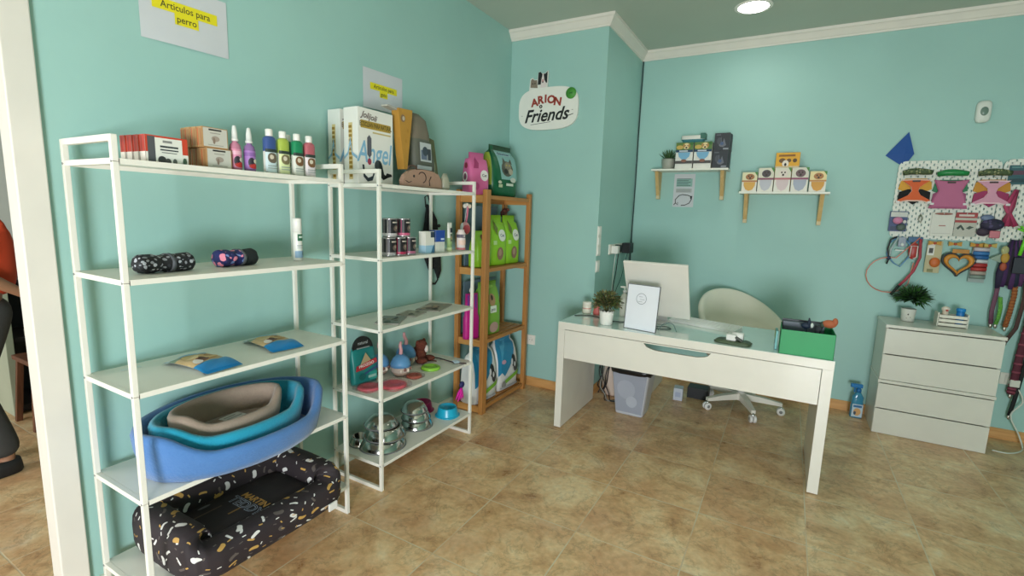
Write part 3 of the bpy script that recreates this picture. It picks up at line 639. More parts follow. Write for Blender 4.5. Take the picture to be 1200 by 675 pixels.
# scratch board leaning, bag, wedge, mouse toy
t = thing('scratching_board', 'olive grey flat scratching board leaning behind the folded carrier', 'scratching board', (.115, 2.435, sh(4)), RZ, rot=(0, 0, RZ))
mb = MB(); mb.prism([(-.13, 0), (.125, 0), (.055, .315), (-.12, .35)], 0, .02, M('#77795c', .8, bump=.2)); mb.build('board', t)
mb = MB(); mb.decal(lambda a, b, off: (-.12+a*.2, -off, .03+b*.25), [('e', .82, .45, .14, .2, M('#b8b090')), ('e', .3, .6, .25, .2, M('#676a50'))]); mb.build('print', t)
t = thing('pet_carrier_bag', 'folded olive grey pet carrier bag with picture label beside the yellow wedge', 'carrier bag', (.165, 2.285, sh(4)+.085), RZ)
mb = MB(); R = []
for w_, d_, z, cx in ((.10, .05, .0, .03), (.19, .11, .015, .02), (.20, .12, .08, .01), (.18, .11, .16, -.01), (.165, .10, .20, -.02), (.17, .10, .23, -.02), (.15, .08, .31, -.035), (.08, .04, .34, -.05)):
    R.append(superring(w_, d_, z, 28, 3, cx, 0, .015, z*30))
mb.loft(R, [M('#64665a', .6, bump=.4, bscale=20)]*4+[M('#7b7262', .75, bump=.4, bscale=20)]*3); mb.build('body', t)
MB().at((0, -.062, 0)).decal(planeP((-.055, 0, .075), (.10, 0, 0), (-.008, 0, .105)), [('r', 0, 0, 1, 1, M('#c4c8c8')), ('r', .08, .1, .6, .6, M('#68748a')), ('e', .45, .55, .25, .25, M('#3e4854')), ('r', .65, .1, .95, .7, M('#3a4048'))]).build('picture_label', t)
MB().box(-.085, .04, -.07, -.064, .028, .05, M('#c8ccd0', .15), .002).build('strap', t)
t = thing('cheese_scratcher', 'yellow cheese wedge shaped cardboard cat scratcher standing on its tip', 'cat toy', (.225, 2.085, sh(4)+.100), RZ)
MB().prism([(-.056, .312), (.054, .318), (.052, .285), (.014, .0), (-.010, .0), (-.040, .19)], -.02, .03, M('#bd8c38', .75, bump=.3, bscale=50)).build('wedge', t)
mb = MB(); mb.decal(planeP((-.07, -.02, 0), (.14, 0, 0), (0, 0, .33)), [('e', .35, .80, .13, .06, M('#8a6a4a')), ('e', .38, .80, .07, .035, M('#c8bca8')), ('e', .52, .45, .05, .03, M('#b27f24')), ('e', .62, .62, .05, .03, M('#b27f24'))]); mb.build('print', t)
MB().prism([(-.06, .300), (-.064, .312), (-.13, .316), (-.13, .308)], -.015, .03, M('#b4b2a8', .7)).build('top_flap', t)
t = thing('mouse_toy', 'flat dusty pink mouse shaped cat scratcher lying on its edge', 'cat toy', (.335, 2.118, sh(4)), RZ)
pts = [(-.165, .005), (-.168, .03), (-.15, .06), (-.115, .082), (-.075, .094), (0, .098), (.07, .094), (.125, .08), (.15, .05), (.155, .005)]
MB().prism(pts, -.014, .014, M('#a88672', .75, bump=.2)).build('body', t)
MB().tube([(-.10+.035*math.cos(a), -.0165, .092+.020*math.sin(a)) for a in [i*PI/8 for i in range(9)]], .003, M('#5c4034')).build('ear', t)
mb = MB(); mb.tube([(-.02+.032*math.cos(a), -.0155, .055+.028*math.sin(a)) for a in [-1.3+i*.35 for i in range(12)]], .0024, M('#3a2a24')); mb.tube([(.055, -.0155, .065), (.04, -.0155, .04), (.045, -.0155, .015)], .0022, M('#3a2a24')); mb.tube([(-.15, -.0155, .03), (-.125, -.0155, .022), (-.105, -.0155, .03)], .0018, M('#3a2a24')); mb.build('outline', t)
MB().blob((-.085, -.0145, .058), (.007, .003, .007), BLACK).build('eye', t)
t = thing('toy_in_wrap', 'small toy in crumpled clear wrap at the right end of the mouse scratcher', 'toy', (.335, 2.318, sh(4)), RZ)
MB().loft([superring(.06, .03, 0, 16, 3), superring(.07, .04, .02, 16, 3, 0, 0, .08), superring(.055, .035, .06, 16, 3, 0, 0, .1, 2), superring(.03, .01, .095, 16, 3)], M('#aaa894', .25)).build('wrap', t)
tag(MB().blob((0, 0, .012), (.02, .02, .012), M('#2c2c28', .6)).build('small_dark_lid', None, (.115, 2.12, sh(4)+.33), 0), 'small dark round cap', 'cap') if False else None
# ------------------------------------------------------------------ unit two, second shelf
def can(label, y, z, c, h=.098):
    t = thing('food_can', label, 'food can', (.325, y, z), RZ, None)
    MB().lathe([(.034, 0), (.037, .002), (.036, .006), (.036, h-.006), (.037, h-.002), (.034, h-.003), (.001, h-.004)], M('#b4b0b0', .25, .6), 26).build('can', t)
    mb = MB(); P = lambda a, b, off: ((.0364+off)*math.sin((a-.5)*5.2), -(.0364+off)*math.cos((a-.5)*5.2), .008+b*(h-.016))
    mb.decal(P, [('r', 0, 0, 1, 1, M('#201c20', .35)), ('r', 0, 0, 1, .16, M(c, .35)), ('r', .18, .1, .30, 1, M(c, .35)), ('e', .55, .45, .10, .2, M('#6a5a52', .4)), ('e', .56, .5, .05, .1, M('#b09c88', .4)), ('r', .42, .78, .68, .86, M('#c8bcb0', .4))]); mb.build('label', t)
cz = sh(3)
can('black labelled pet food can, left one of the lower row of cans', 1.868, cz, '#a09a98'); can('black and crimson pet food can, middle of the lower row of cans', 1.945, cz, '#b02c50'); can('black labelled pet food can, right one of the lower row of cans', 2.022, cz, '#a8607a')
can('black labelled pet food can, left one stacked on top', 1.875, cz+.0975, '#b8b4b4'); can('black and pink pet food can, right one stacked on top', 1.975, cz+.0975, '#c05a7c')
carton('medicine_box', 'small white and light blue medicine box beside the cans', 'box', .078, .05, .122, (.318, 2.178, cz), RZ, '#e4e2d8', [('r', 0, 0, 1, .36, M('#9cc4dc')), ('r', .55, .72, .98, .98, M('#2c3e50')), ('p', [(.6, 0), (1, 0), (1, .4), (.8, .3)], M('#3c6e90'))], [('r', 0, 0, 1, .36, M('#a8cce0'))])
carton('medicine_box', 'deep blue and cream medicine box right of the white one', 'box', .080, .05, .128, (.318, 2.272, cz), RZ-.04, '#d4d6cc', [('r', 0, .48, 1, 1, M('#1c48a0')), ('r', .55, .56, .92, .64, M('#c8d4ec')), ('r', .02, .05, .4, .45, M('#dcdcd2'))], [('r', 0, .48, 1, 1, M('#17408f'))])
t = thing('paste_tube', 'slim white and green tube standing upright beside the blue box', 'tube', (.318, 2.392, cz), RZ)
MB().lathe([(.014, 0), (.0165, .002), (.0165, .022), (.015, .023)], M('#c9d8a0', .35), 18).build('cap', t)
MB().loft([superring(.032, .030, .024, 20, 2), superring(.036, .028, .08, 20, 2.2), superring(.040, .012, .15, 20, 3), superring(.040, .004, .172, 20, 3)], [M('#9cb87c', .35), M('#e2e2d8', .35), M('#e8e8e0', .35)]).build('tube', t)
mb = MB(); mb.decal(planeP((-.013, -.0155, .05), (.026, 0, 0), (0, .004, .10)), [('r', .1, .1, .9, .55, M('#5c6a58')), ('r', .1, .62, .9, .9, M('#222a34')), ('e', .5, .3, .25, .12, M('#a8946c'))]); mb.build('label', t)
t = thing('treat_bottle', 'white and pink treat bottle with striped band near the right post', 'bottle', (.318, 2.512, cz), RZ)
MB().lathe([(.024, 0), (.028, .003), (.028, .105), (.020, .118), (.020, .128)], M('#e6d8d4', .35), 22).build('bottle', t)
mb = MB(); P = lambda a, b, off: ((.0282+off)*math.sin((a-.5)*5), -(.0282+off)*math.cos((a-.5)*5), .004+b*.10)
mb.decal(P, [('r', 0, 0, 1, .12, M('#d87a80')), ('r', 0, .74, 1, .95, M('#5c5464')), ('r', .2, .3, .8, .6, M('#e8c8b8')), ('r', .4, .78, .5, .92, M('#e8e0e0')), ('r', .6, .78, .7, .92, M('#e8e0e0'))]); mb.build('label', t)
# hanging toy with pink paw, on the pine rack's near side
t = thing('hanging_toy', 'pink and white cat toy hanging from a cord on the pine rack side', 'cat toy', (.135, 2.834, 1.50), RZ, rot=(0, 0, 0))
mb = MB(); mb.blob((-.018, 0, .0), (.016, .006, .016), M('#e4dcd0', .5)); mb.blob((.0, 0, .008), (.014, .006, .012), M('#e4dcd0', .5)); mb.blob((.022, 0, -.002), (.015, .006, .015), M('#dccfb8', .5)); mb.build('bow', t)
MB().tube([(.0, 0, -.005), (-.008, -.002, -.06), (-.014, -.004, -.115)], .0025, M('#d8d4d0')).build('cord', t)
MB().tube([(.010, 0, 0), (.006, -.002, -.06), (-.002, -.004, -.115)], .006, M('#e07c98', .6)).build('ribbon', t)
mb = MB(); mb.blob((-.008, -.006, -.155), (.042, .016, .045), M('#e6a8a8', .5)); mb.build('head', t)
mb = MB(); mb.blob((.008, -.012, -.160), (.030, .016, .032), M('#e0606c', .5)); mb.blob((-.026, -.012, -.150), (.018, .014, .035), M('#d4e0dc', .5)); mb.build('patch', t)
# black harness hanging from the shelf's rear
t = thing('dog_harness', 'black padded harness hanging on the wall side of the second shelving unit', 'harness', (.020, 2.60, 1.0), RZ, rot=(0, 0, RZ))
mb = MB(); mb.prism([(-.085, .16), (-.095, .30), (-.075, .40), (-.06, .50), (-.01, .455), (.035, .40), (.045, .34), (.06, .31), (.075, .20), (.085, .05), (.06, .0), (.02, .08), (-.03, .06)], -.012, .006, M('#15161a', .8, bump=.3)); mb.build('vest', t)
MB().tube([(-.075, -.004, .48), (-.085, -.004, .545), (-.055, -.004, .56), (-.02, -.004, .47)], .006, BLACK, flat=.4).build('strap', t)
MB().tube([(-.02, 0, .08), (-.02, -.004, 0), (-.005, -.004, -.03), (.03, -.004, -.035), (.055, -.004, -.01), (.05, -.002, .06)], .008, BLACK, flat=.35).build('loop', t)
mb = MB(); mb.blob((.06, -.008, .36), (.012, .01, .012), M('#2c2c2e', .4)); mb.build('buckle', t)
# third shelf: packs lying flat
def flatpack(label, x, y, rz, w, d, pal):
    it = [('r', .02, .02, .98, .98, M(pal[0]))]
    for k in range(9): it.append(('e', random.uniform(.15, .85), random.uniform(.15, .85), random.uniform(.06, .16), random.uniform(.06, .16), M(random.choice(pal[1:]))))
    it.append(('r', .05, .82, .5, .95, M('#c8c4b8')))
    carton('treat_pack', label, 'packet', w, d, .006, (x, y, sh(2)), rz, '#a8a49a', top=it, group='flat packets on the third shelf', bev=.001, rough=.25)
flatpack('flat glossy treat packet in grey and green, lying nearest the left post', .275, 1.935, RZ+.5, .19, .13, ('#8a8f88', '#4e5a50', '#6d6a58', '#9a9280', '#3c4644'))
flatpack('flat glossy treat packet in beige, middle of the third shelf', .245, 2.135, RZ+.25, .15, .12, ('#a8a090', '#6e6254', '#8c7c66', '#c0b49c', '#50564c'))
flatpack('flat glossy treat packet with brown picture, lying nearest the right post', .225, 2.37, RZ+.3, .24, .15, ('#9a9284', '#6a5648', '#b49a80', '#4a4640', '#c8b49c'))
# fourth shelf
s1 = sh(1)
t = thing('treat_pouch', 'teal pet treat pouch with round black header and red band', 'pouch', (.135, 1.868, s1), RZ, rot=(-.06, 0, RZ-.1))
mb = MB(); R = [superring(.150, .05, 0, 28, 4), superring(.158, .056, .02, 28, 4, 0, 0, .01), superring(.160, .05, .12, 28, 4), superring(.150, .022, .185, 28, 4), superring(.14, .008, .205, 28, 4)]
mb.loft(R, M('#1d7f7c', .35, bump=.2, bscale=18)); mb.build('pouch', t)
mb = MB(); P = lambda a, b, off: (-.075+.15*a, -.029-off+.012*max(0, b-.65), .01+b*.18)
mb.decal(P, [('p', [(.2, .55), (.5, .92), (.8, .55)], M('#b8a47c')), ('r', .6, .05, .95, .3, M('#2a9a8e')), ('p', [(.02, .40), (.06, .56), (.95, .70), (.98, .56), (.4, .42)], M('#b8323a')), ('t', 'PROZOO', .5, .55, .16, .12, {'rot': .13, 'bold': .03}, M('#e8e0d8')), ('p', [(.4, .3), (.95, .44), (.95, .38), (.4, .25)], M('#3c4a80')), ('e', .3, .2, .15, .1, M('#156662')), ('r', .55, .12, .9, .2, M('#9cc4b8'))], .001); mb.build('print', t)
mb = MB(); mb.prism([(.068*math.cos(a), .19+.075*math.sin(a)) for a in [i*PI/14 for i in range(15)]], -.006, .004, M('#14181c', .35)); mb.decal(lambda a, b, off: (-.06+.12*a, -.0065-off, .19+.07*b), [('t', 'natural', .5, .55, .2, .35, {'bold': .02}, M('#a8b0b0')), ('r', .15, .1, .85, .2, M('#8c9494'))], .001); mb.build('header', t)
def egg_toy(label, x, y, s_=1., rz=RZ, lean=0.):
    t = thing('cat_egg_toy', label, 'cat toy', (x, y, s1), rz, 'blue ball toys with pink tails')
    prof = [(.012, 0), (.038, .008), (.056, .032), (.062, .062), (.060, .085), (.046, .115), (.024, .133), (.004, .138)]
    prof = [(r*s_, z*s_) for r, z in prof]
    MB().lathe(prof[:3], M('#9a8272', .5), 26).build('base', t)
    MB().loft([[(r*math.cos(2*PI*j/26), r*math.sin(2*PI*j/26), z) for j in range(26)] for r, z in prof[2:4]], M('#b8a89c', .45), cap=False).build('band', t)
    MB().loft([[(r*math.cos(2*PI*j/26), r*math.sin(2*PI*j/26), z) for j in range(26)] for r, z in prof[3:]], M('#5c92c0', .4, var=.12, vscale=30)).build('shell', t)
    MB().tube([(0, 0, .128*s_), (.004*s_, 0, .16*s_), (-.004*s_+lean*.5, 0, .19*s_), (.002+lean, 0, .215*s_)], [.012*s_, .011*s_, .010*s_, .007*s_], M('#dca0a4', .6)).build('tail', t)
    mb = MB(); 
    for k in range(5):
        a = -PI/2-.8+k*.4; mb.blob((.061*s_*math.cos(a), .061*s_*math.sin(a), (.045+.008*(k % 2))*s_), (.008*s_, .008*s_, .012*s_), M('#7a5248' if k % 2 else '#d8c8b8', .5), 8, 6)
    mb.build('print', t)
egg_toy('round blue toy with pink tail, front one of three', .215, 2.075, .95, lean=.0)
egg_toy('round blue toy with pink tail, half hidden behind the front one and the post', .100, 1.995+.03, .9, lean=-.01)
egg_toy('round blue toy with pink tail, rear one beside the brown plush', .115, 2.232, 1.0, lean=-.02)
t = thing('plush_toy', 'dark brown plush dog toy with white muzzle beside the blue toys', 'plush toy', (.115, 2.352, s1), RZ)
BR = M('#6a3424', .95, bump=.8, bscale=90)
MB().blob((0, 0, .05), (.055, .045, .052), BR).build('body', t)
mb = MB(); mb.blob((.012, -.012, .105), (.04, .036, .036), BR); mb.build('head', t)
MB().blob((.022, -.045, .085), (.014, .012, .024), M('#d8ccc4', .9)).build('muzzle', t)
mb = MB(); mb.blob((-.022, -.01, .125), (.014, .01, .018), BR); mb.blob((.045, -.005, .125), (.014, .01, .018), BR); mb.build('ear', t)
mb = MB(); mb.blob((-.03, -.05, .02), (.035, .04, .02), BR); mb.blob((.05, -.045, .018), (.035, .04, .018), BR); mb.build('paw', t)
def discpack(name, label, x, y, r, c, th=.012, wrap=True, rz=0., ring=True, zz=0):
    t = thing(name, label, 'flying disc', (x, y, s1+zz), rz, None)
    MB().lathe([(.001, th*.5), (r*.55, th*.5), (r*.6, th*.9), (r*.8, th), (r*.95, th*.8), (r, th*.35), (r*.97, 0), (r*.6, 0), (.001, 0)], M(c, .3), 32, cap=False).build('disc', t)
    if ring: MB().lathe([(r*.42, th*.52), (r*.44, th*.8), (r*.5, th*.8), (r*.52, th*.52)], M(c, .3), 32, cap=False).build('inner_ring', t)
    if wrap:
        mb = MB(); mb.loft([superring(r*2.3, r*2.3, .0004, 28, 5, 0, 0, .01), superring(r*2.3, r*2.3, th*1.05, 28, 5, 0, 0, .01), superring(r*1.9, r*1.9, th*1.35, 28, 5, 0, 0, .02), superring(r*.4, r*.4, th*1.3, 28, 5)], M('#f4e8e8', .1, trans=.95, alpha=.35)); mb.build('clear_wrap', t)
discpack('flying_disc', 'coral red flying disc in clear wrap behind the near post', .215, 1.83, .062, '#d8606c')
discpack('flying_disc', 'coral red flying disc in clear wrap in front of the round toys', .295, 1.93, .072, '#dc5a68')
discpack('flying_disc', 'small terracotta flying disc between the red and green ones', .290, 2.105, .045, '#b0523c', wrap=True)
discpack('flying_disc', 'lime green flying disc near the right end of the shelf', .275, 2.275, .060, '#8cc63c', .018, wrap=False)
t = thing('feather_wand', 'cat wand with dark stick and magenta feather hanging over the shelf edge', 'cat toy', (0, 0, 0))
MB().tube([(.07, 2.43, s1+.012), (.20, 2.455, s1+.008), (.33, 2.44, s1+.007), (.405, 2.47, s1+.006)], .0045, M('#3a2c2c', .5)).build('stick', t)
MB().tube([(.10, 2.40, s1+.01), (.22, 2.40, s1+.006)], .004, M('#7a3c30', .5)).build('grip', t)
MB().at((.345, 2.445, s1+.014), (.2, .1, 1.2)).box(-.022, .022, -.016, .016, -.002, .002, M('#c4e0ec', .4), .001).build('label', t)
MB().tube([(.398, 2.445, s1+.006), (.403, 2.437, s1-.02), (.403, 2.43, s1-.06), (.403, 2.43, s1-.095)], .0012, M('#d8d8d8', .5), 6).build('cord', t)
MB().blob((.405, 2.425, s1-.120), (.014, .022, .022), M('#23235c', .5)).build('bead', t)
mb = MB(); rr = random.Random(5)
for k in range(16):
    a = rr.uniform(-.5, .25); L = rr.uniform(.07, .105); b_ = Vector((.406, 2.422, s1-.13)); e_ = b_+Vector((rr.uniform(-.012, .012), math.sin(a)*L-.012, -math.cos(a)*L*.9))
    mb.tube([b_, (b_+e_)/2+Vector((0, rr.uniform(-.006, .006), 0)), e_], [.003, .008, .002], M('#d0189c', .7), 6)
mb.build('feather', t)
# bottom shelf: bowls
s0 = sh(0)
STEEL = M('#b9b9b4', .16, 1.0)
def steel_bowl(label, x, y, z, r, h, inverted=False, group='stainless steel bowls in two stacks'):
    t = thing('steel_bowl', label, 'pet bowl', (x, y, z), 0, group)
    pr = [(r*1.0, 0), (r*1.0, .004), (r*.93, h*.45), (r*.80, h-.004), (r*.76, h), (r*.70, h-.002), (r*.56, h*.30), (r*.30, h*.18), (.001, h*.17)]
    if inverted: pr = [(r*.98, 0), (r*1.02, .003), (r*.98, .008), (r*.90, h*.4), (r*.72, h*.8), (r*.5, h*.97), (.001, h)]
    MB().lathe(pr, STEEL, 40, cap=False).build('bowl', t)
    MB().lathe([(r*.985, 0), (r*1.02, .001), (r*1.02, .006), (r*.985, .007)], M('#6c6e6e', .4), 40, cap=False).build('rubber_ring', t)
steel_bowl('large steel bowl at the bottom of the left stack', .235, 1.905, s0, .128, .055)
steel_bowl('steel bowl in the middle of the left stack', .245, 1.915, s0+.056, .112, .060)
steel_bowl('upturned steel bowl on top of the left stack', .225, 1.905, s0+.117, .092, .055, True)
steel_bowl('small steel bowl leaning behind the left stack', .125, 1.845, s0, .060, .05)
steel_bowl('steel bowl at the bottom of the right stack', .225, 2.205, s0, .098, .050)
steel_bowl('steel bowl in the middle of the right stack', .225, 2.200, s0+.051, .088, .045)
steel_bowl('upturned steel bowl on top of the right stack', .215, 2.195, s0+.097, .080, .055, True)
def plastic_bowl(label, x, y, r, h, c):
    t = thing('plastic_bowl', label, 'pet bowl', (x, y, s0), 0)
    MB().lathe([(r, 0), (r*.98, .006), (r*.84, h*.9), (r*.80, h), (r*.74, h*.98), (r*.62, h*.4), (r*.4, h*.28), (.001, h*.27)], M(c, .3), 36, cap=False).build('bowl', t)
    mb = MB(); mb.loft([superring(r*2.12, r*2.12, 0, 36, 2.4), superring(r*2.12, r*2.12, .006, 36, 2.4), superring(r*1.9, r*1.9, .009, 36, 2.4)], M(c, .3)); mb.build('foot', t)
plastic_bowl('glossy turquoise plastic pet bowl near the right post', .290, 2.432, .072, .060, '#1ba6c8')
plastic_bowl('magenta plastic pet bowl behind the turquoise one', .105, 2.405, .068, .062, '#a41c5c')
# ------------------------------------------------------------------ pine rack
wx0, wx1, wy0, wy1, wt = .034, .292, 2.842, 3.512, 1.615
WZ = [.055, .552, 1.068, 1.578]
t = thing('pine_rack', 'narrow pine wood rack with four slatted shelves in the corner', 'rack', (0, 0, 0))
for x, y in ((wx0, wy0), (wx1-.034, wy0), (wx0, wy1-.034), (wx1-.034, wy1-.034)):
    dx = .034
    MB().box(x, x+dx, y, y+.034+(.022 if x > .1 and y < 3 else 0), 0, wt, PINE, .002).build('post', t)
for z in WZ:
    for y in (wy0+.001, wy1-.035):
        MB().box(wx0+.034, wx1-.034, y+.008, y+.026, z-.05, z-.0, PINE_X, .0015).build('side_rail', t)
    s = MB(); s.box(wx1-.026, wx1-.006, wy0+.056, wy1-.034, z-.026, z, PINE_Y, .0015); s.box(wx0+.006, wx0+.026, wy0+.034, wy1-.034, z-.05, z, PINE_Y, .0015)
    for k in range(3): s.box(wx0+.045+k*.06, wx0+.045+k*.06+.048, wy0+.028, wy1-.028, z-.0135, z-.0005, PINE_Y, .001)
    s.build('slatted_shelf', t)
SL = M('#6a8290', .7, var=.08)
carton('slate_board', 'slate blue board leaning on the wall behind the bags on the pine rack', 'board', .44, .006, .44, (.0668, 3.13, WZ[2]+.0006), RZ, '#6a8290')
carton('slate_board', 'slate blue board leaning on the wall behind the olive green bag', 'board', .44, .006, .40, (.0668, 3.13, WZ[1]+.0006), RZ, '#6a8290')
def bag(name, label, w, d, h, loc, rz, body, prints, gusset=None, topw=.96, crimp=.9, group=None, tiltx=0., neck=.05, sideprint=None, topm=None):
    t = thing(name, label, 'bag', loc, rz, group, rot=(tiltx, 0, rz))
    prof = [(0, .93, .80), (.03, 1, .98), (.3, 1.01, 1.0), (.55, 1.0, .92), (.72, .99, .70), (.84, .985, .38), (crimp, topw, neck), (1, topw, neck*.7)]
    R = [superring(w*a, max(d*b, .006), h*f, 36, 5 if b > .3 else 6, 0, 0, .006, f*9) for f, a, b in prof]
    ms = [body]*(len(R)-1)
    if topm: ms[-1] = topm; ms[-2] = topm
    MB().loft(R, ms).build('bag', t)
    def dep(f):
        for (f0, a0, b0), (f1, a1, b1) in zip(prof[:-1], prof[1:]):
            if f <= f1: k = (f-f0)/(f1-f0); return (a0+(a1-a0)*k, b0+(b1-b0)*k)
        return prof[-1][1:]
    def P(a, b, off):
        wa, de = dep(b); u = (a-.5)*2*.93; y = -max(d*de, .006)/2*(1-abs(u)**5)**(1/5.)
        return ((a-.5)*w*wa*.96, y-off-.0012-.006*w*2, b*h)
    MB().decal(P, prints, .0008).build('print', t)
    if sideprint or gusset:
        def S(a, b, off):
            wa, de = dep(b); u = (a-.5)*2*.9
            return (-(w*wa/2)*(1-abs(u)**5)**(1/5.)-off-.0012-.003, -(a-.5)*d*de*.9, b*h)
        MB().decal(S, sideprint or [('r', .05, .05, .95, .8, gusset)], .0008).build('side_print', t)
    return t
PK = M('#d8689c', .4, bump=.3, bscale=14); LG = M('#8ec62c', .4, bump=.3, bscale=14); GR = M('#15603c', .35, bump=.2, bscale=14)
zt = WZ[3]+.0006
t = bag('cat_litter_bag', 'pink pet food bag with white oval badges on top of the pine rack', .165, .12, .285, (.172, 2.842+.036, zt), RZ-.35, PK, [('e', .70, .46, .22, .13, M('#e8e4e0')), ('t', 'Cat', .70, .46, .18, .09, {'bold': .02}, M('#3a3038')), ('p', [(.15, .62), (.3, .9), (.45, .75), (.4, .62)], M('#a8386c')), ('e', .3, .2, .12, .08, M('#c04c84'))],
    topw=.72, crimp=.86, neck=.22, sideprint=[('e', .5, .42, .26, .12, M('#e8e4e0')), ('e', .5, .42, .16, .08, M('#7a4a5c')), ('e', .6, .68, .2, .07, M('#8c2c3c'))])
t = bag('cat_litter_bag', 'tall green cat litter bag with tabby cat picture on the pine rack top', .300, .15, .372, (.165, 3.200, zt), RZ-.12, GR,
    [('r', .10, .34, .97, .90, M('#8ab8b4')), ('r', .16, .80, .80, .865, M('#a8ccd0')), ('t', 'Gourmet', .48, .835, .135, .055, {'bold': .03}, M('#16305a')), ('e', .52, .55, .24, .15, M('#57564a')), ('e', .56, .60, .14, .09, M('#8c8270')), ('e', .46, .50, .08, .05, M('#2c2c28')), ('e', .66, .50, .09, .06, M('#b4aa94')),
     ('p', [(.34, .66), (.40, .77), (.47, .68)], M('#57564a')), ('p', [(.60, .68), (.70, .76), (.74, .64)], M('#57564a')), ('e', .5, .62, .025, .014, M('#c8b840')), ('e', .62, .62, .025, .014, M('#c8b840')),
     ('p', [(.0, .98), (.10, .98), (.26, .34), (.12, .30), (.0, .4)], GR), ('e', .20, .28, .07, .03, M('#c8ccb4')), ('r', .15, .18, .3, .24, M('#b8c49c')), ('r', .45, .22, .75, .27, M('#d0d8c8')), ('e', .74, .34, .12, .05, M('#c8ccc0'))],
    topw=.86, sideprint=[('r', .1, .22, .9, .84, M('#8a9c2c')), ('e', .5, .62, .3, .1, M('#c4ac3a')), ('e', .45, .42, .25, .1, M('#aab83c'))], topm=M('#0f4a2c', .35))
zl = WZ[2]+.0006
lp = [('e', .68, .60, .24, .12, M('#e4e6dc')), ('t', 'Cat', .68, .60, .18, .08, {'bold': .02}, M('#3a4a6c')), ('p', [(.3, .92), (.45, .74), (.35, .60), (.2, .72)], M('#6a7a34')), ('e', .52, .24, .20, .13, M('#8c6a56')), ('e', .5, .26, .1, .07, M('#a88c74')), ('r', .1, .42, .3, .5, M('#b8d890'))]
for x, y, l, r_ in ((.168, 3.145, 'left lime green pet food bag of the front pair on the pine rack', -.15), (.168, 3.355, 'right lime green pet food bag of the front pair on the pine rack', -.12)):
    bag('pet_food_bag', l, .185, .125, .375, (x, y, zl), RZ+r_, LG, lp, group='lime green pet food bags', topw=.78, crimp=.87, neck=.14, sideprint=[('r', .1, .1, .9, .5, M('#7cb428'))])
bag('pet_food_bag', 'lime green pet food bag half hidden behind the near pine post', .16, .11, .26, (.165, 2.965, zl), RZ-.1, LG, [('r', .3, .4, .7, .6, M('#e0e4c8')), ('e', .5, .8, .2, .1, M('#6a4030'))], group='lime green pet food bags', topw=.7)
t = thing('pine_cone_toy', 'dark reddish brown toy hooked at the rear of the pine rack', 'toy', (.110, 3.395, 1.475), 0)
mb = MB(); mb.blob((0, 0, .0), (.02, .034, .022), M('#5c2c24', .8, bump=.5)); mb.build('body', t)
mb = MB(); mb.blob((.0, .045, .012), (.015, .022, .014), M('#7c4c38', .8)); mb.blob((0, -.035, -.02), (.016, .02, .026), M('#4a2420', .8)); mb.build('end', t)
MB().tube([(0, 0, .015), (0, 0, .051)], .002, DARK).build('hook', t)
zb = WZ[1]+.0006
bag('pet_food_bag', 'olive green pet food bag with cat picture on the third pine shelf', .22, .13, .40, (.170, 3.062, zb), RZ-.12, M('#7cae3c', .4, bump=.3, bscale=14), [('e', .5, .66, .18, .12, M('#a8845c')), ('e', .5, .70, .06, .05, M('#3c2c24')), ('r', .35, .42, .7, .55, M('#dce4d4')), ('t', 'gato', .52, .48, .14, .08, {}, M('#3a4a5c')), ('e', .55, .14, .25, .1, M('#b49488')), ('e', .5, .9, .3, .03, M('#9cc458'))], topw=.94)
t = thing('magenta_pouch', 'magenta pouch with purple stripes and white clip beside the olive green bag', 'pouch', (.165, 2.868, zb), RZ, rot=(0, 0, RZ-.35))
MB().loft([superring(.125, .05, z, 24, 4) for z in (0, .02, .12, .155)]+[superring(.11, .03, .18, 24, 4), superring(.105, .012, .33, 24, 4)], M('#c01c84', .4, bump=.2, bscale=16)).build('pouch', t)
mb = MB(); 
for k in range(3): mb.box(-.04+k*.032, -.026+k*.032, -.012, -.008, .2, .32, M('#7c3c9c', .4), .001)
mb.build('stripe', t); MB().blob((0, 0, .352), (.02, .014, .022), M('#d0ccc0', .4)).build('clip', t)
zf = WZ[0]+.0006
for x, y, l, r_ in ((.165, 3.335-.02, 'blue and white cat litter sack nearest the corner on the lowest pine shelf', -.06), (.165, 2.985, 'blue and white cat litter sack behind the near post on the lowest pine shelf', -.05)):
    bag('litter_sack', l, .29, .17, .43, (x, y, zf), RZ+r_, M('#dfe0de', .4, bump=.3, bscale=10), [('p', [(.0, .30), (.12, .36), (.25, .28), (.5, .42), (.72, .60), (.86, .80), (.9, .98), (0, .98)], M('#2a84ac', .35)), ('p', [(.1, .5), (.3, .75), (.6, .93), (.2, .93)], M('#4ca0c4', .35)), ('e', .22, .55, .10, .04, M('#c89cb0')), ('e', .70, .52, .10, .12, M('#23262a')), ('e', .62, .50, .05, .07, M('#d8d8d8')), ('e', .78, .40, .1, .10, M('#3a3c3e')), ('e', .76, .44, .04, .05, M('#dcdcdc')),
        ('p', [(.25, .12), (.95, .24), (.95, .32), (.25, .20)], M('#7cb43c')), ('e', .2, .12, .1, .07, M('#8c8c88')), ('r', .05, .05, .9, .08, M('#a8acb0'))], topw=.82, neck=.1, group='blue and white cat litter sacks')
